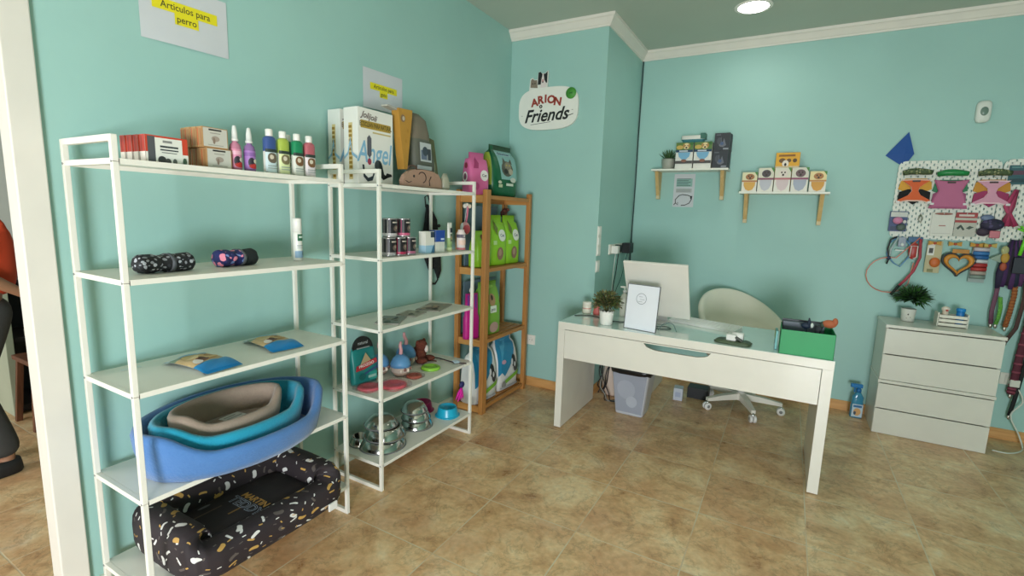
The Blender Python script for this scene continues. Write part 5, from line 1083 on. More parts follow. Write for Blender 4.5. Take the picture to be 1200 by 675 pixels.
for x, l in ((1.268, 'white and blue dog food box with dog picture, left of the pair'), (1.415, 'white and blue dog food box with dog picture, right of the pair')):
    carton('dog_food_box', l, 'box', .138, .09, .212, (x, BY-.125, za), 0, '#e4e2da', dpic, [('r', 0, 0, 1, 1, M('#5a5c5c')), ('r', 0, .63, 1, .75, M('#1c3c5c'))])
t = thing('folded_packet', 'white and teal packet lying across the two blue dog food boxes', 'packet', (1.325, BY-.125, za+.2128), 0)
MB().loft([superring(.155, .08, 0, 24, 5), superring(.19, .09, .025, 24, 5), superring(.185, .09, .055, 24, 5)], [M('#3c7c84', .4), M('#dcdcd4', .4)]).build('packet', t)
MB().box(.06, .10, -.045, .045, .026, .072, M('#3c6c60', .4), .003).build('end_flap', t)
bk = [('r', 0, 0, 1, 1, M('#34373e')), ('p', [(.3, .3), (.42, .8), (.5, .35), (.62, .7), (.78, .3), (.6, .2), (.4, .22)], M('#6a6e78')), ('e', .3, .55, .14, .2, M('#4c5058')), ('e', .5, .4, .12, .1, M('#4a5c80')), ('r', .6, .05, .95, .14, M('#8c9098')), ('r', .1, .86, .4, .93, M('#5c6068'))]
bl = ['lower front', 'upper front', 'lower rear', 'upper rear']
for i, (x, y, z) in enumerate([(1.552, -.137, 0), (1.556, -.137, .1386), (1.560, -.072, 0), (1.562, -.072, .1386)]):
    carton('treat_box', 'black printed box at the right end of the left wall shelf, %s one' % bl[i], 'box', .115, .058, .138, (x, BY+y, za+z), -.03, '#2c2e34', bk, [('r', 0, 0, 1, 1, M('#24262a'))], group='black boxes on the left wall shelf')
zb2 = BZ+.0006
def cup(c, mid, an, eye='#3c2c24', top='#dcd8b8'):
    return [('r', 0, .58, 1, 1, M(top)), ('e', .52, .76, .30, .16, M(an)), ('e', .42, .80, .05, .04, M(eye)), ('e', .62, .80, .05, .04, M(eye)), ('e', .52, .70, .07, .05, M(eye)), ('p', [(.8, 1), (1, 1), (1, .8)], M('#4c8c3c')),
            ('r', 0, .50, 1, .58, M(mid)), ('p', [(.12, .49), (.90, .49), (.88, .30), (.74, .10), (.50, .03), (.28, .10), (.14, .30)], M(c))]
CB = [(1.785, .108, .150, cup('#dca850', '#b87848', '#a87044', top='#e4dcb4'), 'short white and yellow treat box with puppy picture, leftmost on the right wall shelf'),
      (1.899, .108, .182, cup('#c0c0c8', '#8c4c60', '#4c4448', top='#dcd8c4'), 'white treat box with grey striped dog picture and maroon band, second from the left'),
      (2.014, .110, .182, cup('#d8c4c4', '#c07078', '#e4d8cc', top='#e0dcc8'), 'white treat box with pale dog picture and pink band, middle of the row'),
      (2.131, .112, .182, cup('#aab0c0', '#94506c', '#6c5458', top='#d8d4c4'), 'white treat box with dark pink tongued dog picture, second from the right'),
      (2.250, .108, .152, cup('#d89c40', '#c88c50', '#b07844', top='#ecd8a0'), 'short yellow treat box with puppy picture, rightmost on the right wall shelf')]
for x, w_, h_, dc, l in CB:
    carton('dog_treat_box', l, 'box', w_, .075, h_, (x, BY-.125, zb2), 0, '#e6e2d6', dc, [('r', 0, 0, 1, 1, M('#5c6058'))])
carton('yellow_box', 'bright yellow box with puppy face standing behind the row of treat boxes', 'box', .165, .05, .305, (2.035, BY-.052, zb2), -.02, '#e0a424', [('r', .12, .90, .8, .95, M('#8c5c1c')), ('e', .28, .80, .14, .06, M('#6c4c24')), ('e', .55, .80, .10, .05, M('#6c4c24')), ('e', .42, .72, .14, .09, M('#ece0d0')), ('e', .42, .70, .05, .04, INK), ('e', .80, .80, .09, .05, M('#5c4420')), ('r', 0, .60, 1, .66, M('#e8d0a8'))])
# alarm sensor / thermostat
t = thing('wall_sensor', 'small white rounded alarm sensor high on the back wall above the pegboard', 'sensor', (3.155, BY-.0006, 2.235))
MB().loft([[(x, -.0, z) for x, z in rr(.078, .142, 32, 4)], [(x, -.03, z) for x, z in rr(.078, .142, 32, 4)], [(x, -.042, z-.004) for x, z in rr(.06, .115, 32, 3)]], M('#dfe4dc', .4)).build('housing', t)
MB().blob((0, -.040, .0), (.022, .008, .030), M('#6c8478', .3)).build('lens', t)
# blue flag
tag(MB().add([(-.108, -.004, -.01), (.010, -.010, .150), (.056, -.016, -.004), (.008, -.004, -.094), (-.108, -.002, -.01), (.010, -.006, .150), (.056, -.012, -.004), (.008, -.001, -.094), (0, -.022, .0), (0, -.018, .0)],
    [(0, 8, 1), (1, 8, 2), (2, 8, 3), (3, 8, 0), (4, 5, 9), (5, 6, 9), (6, 7, 9), (7, 4, 9), (0, 1, 5, 4), (1, 2, 6, 5), (2, 3, 7, 6), (3, 0, 4, 7)], M('#1c4f98', .7)).build('blue_felt_flag', None, (2.765, BY-.0046, 1.975)), 'royal blue felt pennant on the wall at the pegboard corner', 'pennant')
# ------------------------------------------------------------------ pegboard
PY = BY-.020
PG = pegboard_mat()
for i, (x0, x1, l) in enumerate(((2.742, 3.30, 'white perforated pegboard panel with harnesses, left one'), (3.304, 3.86, 'white perforated pegboard panel, right one at the picture edge'))):
    t = thing('pegboard', l, 'pegboard', (x0, PY, 1.372))
    mb = MB(); mb.prism([(a+(x1-x0)/2, b+.275) for a, b in rr(x1-x0, .55, 40, 14)], -.0, .005, PG); mb.build('panel', t)
    mb = MB()
    for a in (.04, x1-x0-.04):
        for b in (.04, .51): mb.box(a-.01, a+.01, .005, BY-PY-.0003, b-.01, b+.01, WHITE)
    mb.build('wall_spacer', t)
PF = PY-.0008
def hook(mb, x, z, L=.045): mb.tube([(x, 0, z), (x, -L, z), (x, -L-.004, z+.010)], .0022, M('#d0d0cc', .3, .6), 6)
def mirror(h): return h+[(-x, z) for x, z in reversed(h)]
def harness(label, x, z, body, trim, behind, card, roll_c, roll_m, full=False):
    t = thing('dog_harness', label, 'harness', (x, PF, z), 0, 'pet harnesses on the pegboard')
    mb = MB(); hook(mb, 0, .088); mb.build('hook', t)
    # rolled strap / header on top
    mb = MB(); mb.tube([(-.082, -.022, .112), (-.04, -.026, .122), (.0, -.027, .124), (.04, -.026, .120), (.082, -.022, .116)], [.018, .024, .025, .024, .018], roll_m, 12, flat=.9); mb.build('strap_roll', t)
    mb = MB(); mb.prism([(-.085, .055), (-.06, .075), (.06, .075), (.088, .05), (.095, .0), (.05, -.02), (-.05, -.02), (-.095, .0)], -.010, -.002, card); mb.build('card', t)
    mb = MB(); mb.prism([(-.088, -.02), (-.092, -.085), (-.04, -.080), (.0, -.108), (.04, -.080), (.092, -.08), (.088, -.02), (.04, .0), (-.04, .0)], -.018, -.010, behind); mb.build('belly_pad', t)
    if full: half = [(.030, .062), (.088, .070), (.072, .030), (.060, .0), (.078, -.045), (.098, -.115)]
    else: half = [(.030, .064), (.080, .062), (.052, .040), (.024, .014), (.018, -.012), (.034, -.042), (.094, -.080), (.096, -.096), (.045, -.080), (.0, -.078)]
    sh_ = mirror(half) if full else mirror(half[:-1]); 
    def grow(p, g): return [(a*(1+g)+(0), b*(1+g)) for a, b in p]
    mb = MB(); mb.prism(grow(sh_, .07), -.026, -.018, trim, smooth=False); mb.build('trim', t)
    mb = MB(); mb.prism(grow(sh_, -.04), -.0300, -.0261, body); mb.build('vest', t)
    mb = MB(); mb.box(-.022, .022, -.033, -.0301, .05, .062, M('#3c2c2c', .5), .001); mb.box(-.1, -.078, -.031, -.0262, -.098, -.084, M('#dcdcdc', .4), .001); mb.box(.078, .1, -.031, -.0262, -.098, -.084, M('#dcdcdc', .4), .001); mb.build('tabs', t)
CG = spots('camo_green_strap', '#4c5c3c', ['#7c8458', '#38442c', '#9c9c70'], 60, .4)
harness('orange dog harness with black pad hanging at the left of the pegboard', 2.852, 1.722, M('#d86030', .7), M('#e4c8b8', .6), M('#1c1c1e', .9), M('#d89c2c', .6), 0, CG)
harness('solid dusty pink dog harness on a green card, middle of the pegboard', 3.045, 1.712, M('#b8688c', .7), M('#a8587c', .7), M('#9c5478', .8), M('#2c7c54', .6), 0, M('#1c8444', .4, bump=.3, bscale=30), True)
harness('pale pink edged dog harness with yellow card, right of the solid pink one', 3.262, 1.712, M('#d49ab0', .7), M('#ecccd4', .6), M('#9c3c64', .9), M('#c88c28', .6), 0, CG)
def hang_card(name, label, x, z, w, h, col, items, cat='packaged toy', y=PF, extra=None, group=None, tab=True):
    t = thing(name, label, cat, (x, y, z), 0, group)
    mb = MB(); hook(mb, 0, h-.012, .012); mb.build('hook', t)
    mb = MB(); mb.box(-w/2, w/2, -.0085, -.0065, 0, h, M(col, .5), .0008); mb.decal(planeP((-w/2, -.0086, 0), (w, 0, 0), (0, 0, h)), items); mb.build('card', t)
    if extra:
        mb = MB(); extra(mb); mb.build('contents', t)
    return t
hang_card('toy_card', 'small blue and white carded pink ball hanging at the pegboard left edge', 2.785, 1.420, .105, .145, '#3a4c78', [('r', .05, .72, .98, .96, M('#c8ccc4')), ('r', .1, .05, .9, .25, M('#2c3c5c'))], extra=lambda mb: (mb.blob((-.005, -.026, .078), (.030, .022, .026), M('#d084a8', .5)), mb.blob((.020, -.020, .030), (.028, .018, .026), M('#54645c', .6)), mb.blob((.036, -.02, .07), (.012, .01, .012), M('#d8d8d4', .5))))
t = thing('metal_clip', 'small metal carabiner clip on a bare patch of pegboard', 'clip', (2.908, PF, 1.50)); mb = MB(); hook(mb, 0, .045, .012); mb.tube([(0, -.012, .045), (.012, -.012, .02), (.004, -.012, -.015), (-.010, -.012, .01), (0, -.012, .045)], .004, M('#8c9080', .3, .6)); mb.build('clip', t)
hang_card('white_card', 'plain white carded pouch under the solid pink harness', 3.035, 1.398, .125, .165, '#d6d6cc', [('r', .35, .42, .65, .46, M('#a05c54')), ('r', .1, .1, .9, .12, M('#b8b8b0')), ('e', .5, .94, .4, .05, M('#8c5040'))])
hang_card('red_header_card', 'clear packet with red header card beside the plain white one', 3.158, 1.400, .115, .165, '#b8b8ac', [('r', 0, .78, 1, 1, M('#9c3434')), ('r', .15, .84, .85, .92, M('#d4c8c0')), ('r', .0, .58, 1, .68, M('#a43c38')), ('p', [(.1, .35), (.3, .5), (.5, .3), (.42, .25), (.3, .38), (.2, .28)], M('#2c4034')), ('p', [(.55, .35), (.7, .45), (.9, .4), (.7, .3)], M('#3c4c40'))])
t = thing('carded_collar', 'packaged dark purple and blue fabric collar below the pink edged harness', 'collar', (3.282, PF, 1.392)); mb = MB(); hook(mb, 0, .165, .02); mb.build('hook', t)
mb = MB(); mb.blob((-.02, -.022, .14), (.035, .016, .022), M('#6c7c9c', .5)); mb.blob((.01, -.026, .095), (.062, .024, .040), spots('purple_print', '#2c2840', ['#4c4468', '#1c2830', '#6c5c70'], 40, .4)); mb.blob((-.03, -.022, .045), (.035, .02, .030), M('#3c3040', .7)); mb.build('fabric', t)
MB().box(.0, .055, -.04, -.026, .005, .055, M('#c0707c', .5), .006).build('pink_tag', t)
# teal pouch & long pink strips at the right
hang_card('teal_card', 'dark teal carded item at the top right of the pegboard', 3.385, 1.755, .105, .125, '#2c5c64', [('r', .1, .5, .95, .72, M('#5c3c50')), ('r', .1, .85, .6, .93, M('#5c8c8c')), ('r', .1, .1, .8, .3, M('#1c4048'))])
t = thing('pink_leash', 'bundle of crimson pink ribbons hanging at the right of the pegboard', 'leash', (3.378, PF, 1.48)); mb = MB(); hook(mb, 0, .24, .03); mb.build('hook', t); mb = MB()
for k in range(4): mb.tube([(.01-.004*k, -.02-.004*k, .24), (.00-.012*k, -.024, .13), (-.036+.022*k, -.022, .0)], [.008, .012, .016], M('#b03c64' if k % 2 else '#8c2c4c', .6), 8, flat=.4)
mb.build('ribbons', t)
# lower row, hanging from the board's bottom edge hooks
YL = PF
t = thing('hanging_leads', 'bundle of pale blue and black slim leads with clips, leftmost below the pegboard', 'leash', (2.800, YL, 1.19)); mb = MB(); hook(mb, 0, .192, .02); mb.build('hook', t)
mb = MB(); mb.tube([(0, -.02, .195), (-.05, -.022, .14), (-.055, -.022, .06), (-.01, -.022, .0), (.03, -.022, -.025), (.075, -.022, .05), (.07, -.022, .14), (.02, -.02, .195)], .005, M('#5c8cb4', .5)); mb.tube([(0, -.024, .19), (-.035, -.026, .1), (-.042, -.026, .02)], .007, M('#a8b8b8', .5)); mb.build('blue_lead', t)
mb = MB(); mb.tube([(-.01, -.026, .19), (-.045, -.03, .17), (-.055, -.03, .10), (-.04, -.03, .03), (-.05, -.03, -.01)], .006, DARK); mb.blob((-.042, -.03, .035), (.016, .012, .014), M('#1c2c4c', .4)); mb.build('black_lead', t)
mb = MB(); mb.box(.0, .045, -.034, -.024, .12, .19, M('#8490a0', .4), .003); mb.box(-.01, .05, -.03, -.024, .09, .098, M('#d8dcd8', .4)); mb.blob((.025, -.036, .135), (.010, .006, .012), M('#dce0dc', .4)); mb.build('label', t)
t = thing('coral_loop_lead', 'thin coral rope lead hanging in a wide loop above the drawer chest', 'leash', (2.800, YL, 1.10)); mb = MB(); hook(mb, .12, .28, .03); mb.build('hook', t)
mb = MB(); mb.tube([(.12, -.034, .28)]+[(-.03+.135*math.cos(a), -.036, .0+.13*math.sin(a)) for a in [1.35+i*.32 for i in range(15)]]+[(.105, -.034, .10)], .0035, M('#d8806c', .5)); mb.build('loop', t)
mb = MB(); mb.tube([(.125, -.04, .27), (.135, -.042, .14), (.11, -.042, .04), (.07, -.042, -.03), (.035, -.042, -.08)], .009, M('#a83c48', .6), flat=.5); mb.tube([(.04, -.042, -.07), (.0, -.042, -.145)], .016, M('#242c2c', .7), flat=.6); mb.build('tail', t)
t = thing('red_lead_pack', 'small red and white packaged lead hanging below the pegboard', 'packaged toy', (2.895, YL, 1.200)); mb = MB(); hook(mb, 0, .18, .02); mb.build('hook', t)
MB().box(-.04, .045, -.03, -.02, .145, .185, M('#2c5c84', .5), .003).build('header', t)
mb = MB(); mb.blob((0, -.03, .085), (.030, .016, .062), M('#a83430', .4)); mb.tube([(-.02, -.046, .04), (-.018, -.048, .12), (.018, -.048, .12), (.02, -.046, .04), (0, -.046, .03)], .004, M('#d8ccc8', .4)); mb.build('coiled_lead', t)
hang_card('orange_toy_card', 'clear and yellow card with orange toy below the pegboard', 3.015, 1.135, .085, .225, '#b8b088', [('r', .05, .55, .5, .95, M('#dcdcd4')), ('r', .15, .62, .42, .78, M('#3c3c38')), ('e', .6, .32, .3, .14, M('#c86c2c')), ('r', .2, .02, .6, .12, M('#7c7c4c'))], extra=lambda mb: mb.blob((.01, -.02, .075), (.030, .014, .035), M('#c8682c', .5)))
# heart
def heart(a, s_): return (s_*16*math.sin(a)**3/17, s_*(13*math.cos(a)-5*math.cos(2*a)-2*math.cos(3*a)-math.cos(4*a)+2.5)/17)
t = thing('heart_toy', 'large orange heart shaped ring toy with dark rim below the pegboard', 'dog toy', (3.150, YL-.034, 1.202), 0); mb = MB(); mb.tube([(0, .034, .085), (0, .0, .085), (0, -.01, .095)], .0025, M('#d0d0cc', .3, .6), 6); mb.build('hook', t)
N = 56; mb = MB(); R = []
for j in range(N):
    a = 2*PI*j/N+.02; x_, z_ = heart(a, .088); x2, z2 = heart(a, .057); z2 -= .0
    c_ = Vector(((x_+x2)/2, 0, (z_+z2)/2)); e_ = Vector((x_-x2, 0, z_-z2))/2; R.append([tuple(c_+e_*math.cos(q)+Vector((0, -.014*math.sin(q), 0))) for q in [2*PI*i/12 for i in range(12)]])
V = [p for r in R for p in r]; mb.add(V, [(j*12+i, ((j+1) % N)*12+i, ((j+1) % N)*12+(i+1) % 12, j*12+(i+1) % 12) for j in range(N) for i in range(12)], M('#c88428', .5), True); mb.build('ring', t)
mb = MB(); R = []
for j in range(N):
    a = 2*PI*j/N+.02; x_, z_ = heart(a, .093); R.append((x_, .006, z_))
mb.tube(R+[R[0], R[1]], .008, M('#2c3438', .6)); mb.build('rim', t)
MB().box(-.045, .045, -.016, -.012, .082, .110, M('#b87c28', .5), .002).build('header_card', t)
hang_card('striped_pack', 'pack of red white and blue striped rolls below the pegboard', 3.262, 1.088, .085, .265, '#98a8a4', [('r', 0, .74, 1, .82, M('#d0c4c4')), ('r', 0, .84, 1, 1, M('#a8783c'))], extra=lambda mb: [mb.tube([(-.04, -.022, .04+k*.027), (.04, -.022, .04+k*.027)], .0135, M(c, .5), 10) for k, c in enumerate(('#7c8c84', '#b0a498', '#b03c38', '#a83434', '#c8ccd0', '#2c64a0', '#3c78b4', '#c4bcc4'))])
for x_, l in ((-.14, 'yellow and orange bow tie clipped above the orange toy card'), (-.03, 'yellow and orange bow tie clipped above the heart ring'), (.085, 'yellow and orange bow tie clipped left of the striped pack'), (.15, 'pale yellow bow tie clipped above the striped pack')):
    t = thing('bow_tie', l, 'bow tie', (3.15+x_, YL, 1.345)); mb = MB(); mb.tube([(0, 0, 0), (0, -.012, 0)], .003, CHROME, 6); mb.build('clip', t)
    mb = MB(); mb.prism([(-.035, -.014), (-.035, .018), (0, .006), (.035, .018), (.035, -.014), (0, -.004)], -.024, -.012, M('#c08c30' if x_ < .1 else '#b8a050', .6)); mb.blob((0, -.024, .001), (.009, .005, .010), M('#b04c30', .6), 8, 6); mb.build('bow', t)
# purple bunch, neon toy, leashes
t = thing('scarf_bunch', 'bunch of dark purple and patterned scarves hanging at the lower right of the pegboard', 'scarves', (3.425, YL, 1.06)); mb = MB(); hook(mb, 0, .32, .03); mb.build('hook', t)
mb = MB(); rg = random.Random(8)
for k, c in enumerate(('#2c2440', '#402454', '#24202c', '#4c2c5c', '#1c2438', '#542c58')):
    x_ = -.05+.02*k; mb.tube([(x_*.3, -.02-.004*k, .33), (x_*.8, -.03, .22), (x_, -.034, .10), (x_*1.1, -.03, .0+.012*(k % 3))], [.010, .022, .026, .012], M(c, .8, bump=.3), 8, flat=.6)
mb.build('scarves', t)
mb = MB(); mb.blob((-.048, -.056, .21), (.022, .012, .035), M('#b88c34', .6)); mb.blob((-.055, -.055, .26), (.02, .012, .03), M('#a8a878', .6)); mb.blob((-.050, -.055, .15), (.018, .012, .028), M('#a44c34', .6)); mb.prism([(-.12, .20), (-.06, .24), (-.065, .175)], -.045, -.03, M('#8ca090', .6)); mb.build('trimmings', t)
t = thing('neon_toy', 'neon green fan headed plastic toy hanging at the right edge of the pegboard', 'dog toy', (3.462, YL-.05, 1.17)); mb = MB(); mb.tube([(0, .05, .30), (0, -.01, .30)], .0025, CHROME, 6); mb.build('hook', t)
mb = MB(); NG = M('#6cd02c', .4); mb.tube([(-.0, -.012, .28), (-.01, -.012, .20), (-.02, -.012, .12)], .010, NG)
for k in range(7): a = -1.2+k*.4; mb.tube([(0, -.012, .27), (.055*math.sin(a), -.012, .275+.055*math.cos(a))], .006, NG, 6)
mb.build('fan', t)
MB().box(-.045, .03, -.022, -.004, .0, .11, M('#1c2430', .5), .006).build('dark_base', t)
def leash(label, pts, r, c, c2=None, flat=.5):
    t = thing('leash', label, 'leash', (0, 0, 0))
    P_ = [Vector(p) for p in pts]; mb = MB(); mb.tube(P_, r, c, 8, flat=flat)
    if c2:
        n_ = 34
        for i in range(n_):
            u = (i+.5)/n_*(len(P_)-1); k = int(u); p = P_[k].lerp(P_[k+1], u-k); d_ = (P_[k+1]-P_[k]).normalized()
            if i % 2 == 0: mb.tube([p-d_*.006, p+d_*.006], r*1.12, c2, 8, flat=flat)
    mb.build('strap', t)
    mb = MB(); mb.blob(tuple(P_[-1]-Vector((0, 0, .012))), (.010, .006, .018), M('#a8a498', .3, .8)); mb.build('clip', t)
yq = YL-.03
leash('purple to brown flat leash hanging behind the drawer chest, left one', [(3.375, yq, 1.13), (3.372, yq, 1.02), (3.365, yq, .90), (3.372, yq, .812)], .013, M('#6c4458', .7))
leash('rainbow yellow green leash end between the two brown leashes', [(3.392, yq-.016, 1.00), (3.402, yq-.016, .93), (3.400, yq-.016, .86), (3.392, yq-.016, .815)], .010, M('#c8c42c', .6), M('#5ca03c', .6))
leash('tan brown flat leash hanging right of the rainbow one', [(3.455, yq, 1.15), (3.462, yq, 1.02), (3.455, yq, .90), (3.445, yq, .80)], .014, M('#a0602c', .7), M('#8c4c24', .7))
leash('maroon braided leash hanging right of the drawer chest down to the floor cable', [(3.545, yq, 1.35), (3.552, yq, 1.10), (3.560, yq, .88), (3.545, yq, .62), (3.540, yq, .42), (3.535, yq, .34)], .022, M('#5c2434', .8), M('#8c4454', .8))
leash('black leash with metal clip hanging low right of the drawer chest', [(3.585, yq, 1.30), (3.590, yq, .8), (3.575, yq, .50), (3.560, yq, .30), (3.548, yq, .19)], .012, M('#1c2020', .8))
leash('dark brown leash curving behind the chest corner', [(3.50, yq-.0, 1.25), (3.515, yq, 1.0), (3.50, yq, .80), (3.46, yq, .70)], .012, M('#4c3430', .8))
# ------------------------------------------------------------------ drawer chests
CHW = M('#d8d8cc', .35, coat=.2)
def chest(label, z0, h, x0, x1, yf):
    t = thing('drawer_chest', label, 'chest of drawers', ((x0+x1)/2, 0, z0)); w_ = (x1-x0)/2; yb = BY-.016-.002
    mb = MB(); mb.box(-w_, w_, yf-.0, yb, h-.022, h-.0005, CHW, .0015); mb.build('top', t)
    mb = MB(); mb.box(-w_+.004, -w_+.020, yf+.022, yb, .0, h-.0221, CHW, .001); mb.box(w_-.020, w_-.004, yf+.022, yb, .0, h-.0221, CHW, .001); mb.box(-w_+.02, w_-.02, yb-.006, yb, .0, h-.023, CHW); mb.box(-w_+.02, w_-.02, yf+.03, yb-.006, .0, .012, CHW); mb.build('carcass', t)
    hh = (h-.022-.016)/2
    for k in range(2):
        z = .002+k*(hh+.007); d = MB().box(-w_+.005, w_-.005, yf+.004, yf+.020, z, z+hh, CHW, .0015).build('drawer', t)
        MB().box(-w_+.024, w_-.024, yf+.0202, yb-.03, z+.014, z+hh-.03, M('#d8d6ca', .5)).build('drawer_box', d)
    return t
chest('white two drawer chest standing on the floor, lower of the stacked pair', 0, .3925, 2.750, 3.368, 4.150)
chest('white two drawer chest stacked on top, carrying the plant and crate', .3926, .3925, 2.750, 3.368, 4.150)
zc = .7856
t = thing('potted_plant', 'bushy dark green artificial plant in a white pot on the drawer chest', 'potted plant', (2.903, 4.395, zc))
MB().lathe([(.030, 0), (.038, .004), (.044, .085), (.045, .092), (.040, .092), (.038, .08), (.001, .079)], M('#dcdcd2', .35), 32).build('pot', t)
mb = MB(); mb.decal(lambda a, b, off: ((.040+.006*b+off)*math.sin((a-.5)*1.6), -(.040+.006*b+off)*math.cos((a-.5)*1.6), b*.08+.002), [('e', .4, .65, .06, .07, M('#3c3c38')), ('e', .6, .4, .05, .05, M('#b0a8a0')), ('e', .3, .3, .05, .05, M('#b0a8a0'))]); mb.build('painted_dots', t)
mb = MB(); leafball(mb, (.01, 0, .165), .070, 420, .060, .007, [M('#1c3a1c', .5), M('#2c5424', .5), M('#14281a', .5), M('#3c6c2c', .5)], 5)
r_ = random.Random(6)
for k in range(170):
    a = r_.uniform(0, 2*PI); el = r_.uniform(-.1, 1.3); d = Vector((math.cos(a)*math.cos(el), math.sin(a)*math.cos(el), math.sin(el)*.7)); b_ = Vector((.01, 0, .17)); L = r_.uniform(.10, .145)
    mb.tube([b_+d*.03, b_+d*L*.6, b_+d*L], [.005, .0045, .001], M(['#2c5424', '#3c6c2c', '#1c3a1c'][k % 3], .5), 4, flat=.4)
mb.build('foliage', t)
t = thing('slatted_crate', 'small white slatted wooden crate on the drawer chest', 'crate', (3.133, 4.37, zc), 0)
CR = M('#e6e2d2', .6)
for s_ in (-1, 1):
    y_ = s_*.045
    for z_ in (.004, .032, .060): MB().box(-.078, .078, y_-.003, y_+.003, z_, z_+.020, CR, .001).build('slat', t)
for x_ in (-.078, .078): MB().box(x_-.004, x_+.004, -.048, .048, 0, .094, CR, .001).build('end_board', t); MB().box(-.074, .074, -.042, .042, .0, .004, CR).build('base', t)
t = thing('toy_figure', 'cream figurine with red detail peeping out of the crate', 'toy', (3.098, 4.37, zc+.0046)); MB().tube([(0, 0, 0), (0, 0, .11)], .018, M('#dcccb8', .5)).build('body', t); mb = MB(); mb.blob((0, 0, .112), (.024, .018, .018), M('#e4d8c8', .5)); mb.build('head', t); MB().blob((.004, -.018, .104), (.008, .005, .006), M('#c03c2c', .5)).build('red_nose', t)
t = thing('blue_ball_toy', 'small bright blue toy peeping out of the crate, right of the figurine', 'toy', (3.178, 4.37, zc+.0046)); MB().lathe([(.018, 0), (.022, .004), (.022, .10), (.020, .104)], M('#1878c0', .4), 20).build('body', t); mb = MB(); mb.lathe([(.024, .104), (.026, .108), (.024, .124), (.001, .126)], M('#1c88d0', .4), 20); mb.build('lid', t)
t = thing('spray_bottle', 'blue trigger spray bottle standing on the floor left of the drawer chest', 'spray bottle', (2.685, 4.415, 0), .1)
MB().loft([superring(w_, d_, z_, 24, 3) for w_, d_, z_ in ((.075, .05, 0), (.082, .056, .006), (.082, .056, .09), (.070, .05, .13), (.074, .05, .16), (.040, .035, .19), (.028, .028, .20))], M('#4aa0c4', .15, trans=.3)).build('bottle', t)
mb = MB(); mb.decal(lambda a, b, off: (-.034+.068*a, -.0285-off, .01+b*.10), [('r', 0, 0, 1, 1, M('#b8ccd8')), ('e', .5, .4, .35, .3, M('#d4a468')), ('r', .1, .75, .9, .92, M('#2c6ca0')), ('e', .3, .3, .12, .15, M('#3c4c60'))]); mb.build('label', t)
mb = MB(); mb.lathe([(.018, .20), (.018, .222), (.012, .225), (.012, .235)], M('#1c6ca8', .35), 18); mb.box(-.055, .022, -.012, .012, .232, .262, M('#1c74b4', .35), .005); mb.box(-.032, -.022, -.006, .006, .195, .234, M('#1c74b4', .35), .002); mb.build('trigger_head', t)
t = thing('wall_socket', 'white double wall socket with plug right of the drawer chest', 'wall socket', (3.535, BY, .435)); MB().box(-.055, .055, -.009, 0, -.042, .042, M('#dcdcd0', .4), .002).build('plate', t); MB().box(-.03, .03, -.013, -.0091, -.028, .028, M('#d0d0c4', .4), .002).build('socket', t)
tag(MB().box(-.026, .026, -.05, 0, -.03, .02, M('#d8d8cc', .4), .005).build('plug_adapter', None, (3.545, BY-.0135, .425)), 'white plug in the socket right of the drawer chest', 'plug')
cable('white cable from the socket looping onto the floor beside the chest', [(3.56, BY-.05, .40), (3.60, BY-.06, .30), (3.55, BY-.07, .20), (3.60, BY-.09, .08), (3.62, BY-.12, .008), (3.58, BY-.22, .006), (3.50, BY-.30, .006), (3.42, BY-.30, .006)], .005, M('#d4d8cc', .4))
# ------------------------------------------------------------------ the next room, seen past the door casing
t = thing('display_rack', 'dark display rack with pale side panel in the room beyond the doorway', 'rack', (0, 0, 0))
MB().box(-2.72, -2.30, 1.075, 1.115, 0, .92, M('#b8bfa8', .6), .003).build('side_panel', t)
mb = MB(); mb.box(-2.72, -2.70, 1.116, 1.60, 0, .92, M('#1c171c', .7)); mb.box(-2.70, -2.32, 1.116, 1.60, .02, .06, M('#241c20', .7)); mb.box(-2.70, -2.32, 1.116, 1.60, .50, .53, M('#241c20', .7)); mb.box(-2.72, -2.30, 1.116, 1.60, .90, .92, M('#2c2428', .7)); mb.build('dark_shelves', t)
tag(MB().box(-.01, .01, -.06, .06, 0, .05, M('#a8a8a0', .5)).build('shelf_ticket', None, (-2.33, 1.24, .5306)), 'pale ticket on the dark display rack', 'ticket')
t = thing('wooden_stool', 'reddish brown wooden stool in front of the dark rack beyond the doorway', 'stool', (-2.05, 1.22, 0))
WD = wood('red_wood', '#5c3424', '#7c4c34'); MB().box(-.15, .15, -.15, .15, .42, .45, WD, .004).build('seat', t)
for sx in (-1, 1):
    for sy in (-1, 1): MB().bar((sx*.15, sy*.15, 0), (sx*.12, sy*.12, .42), .03, .03, WD).build('leg', t)
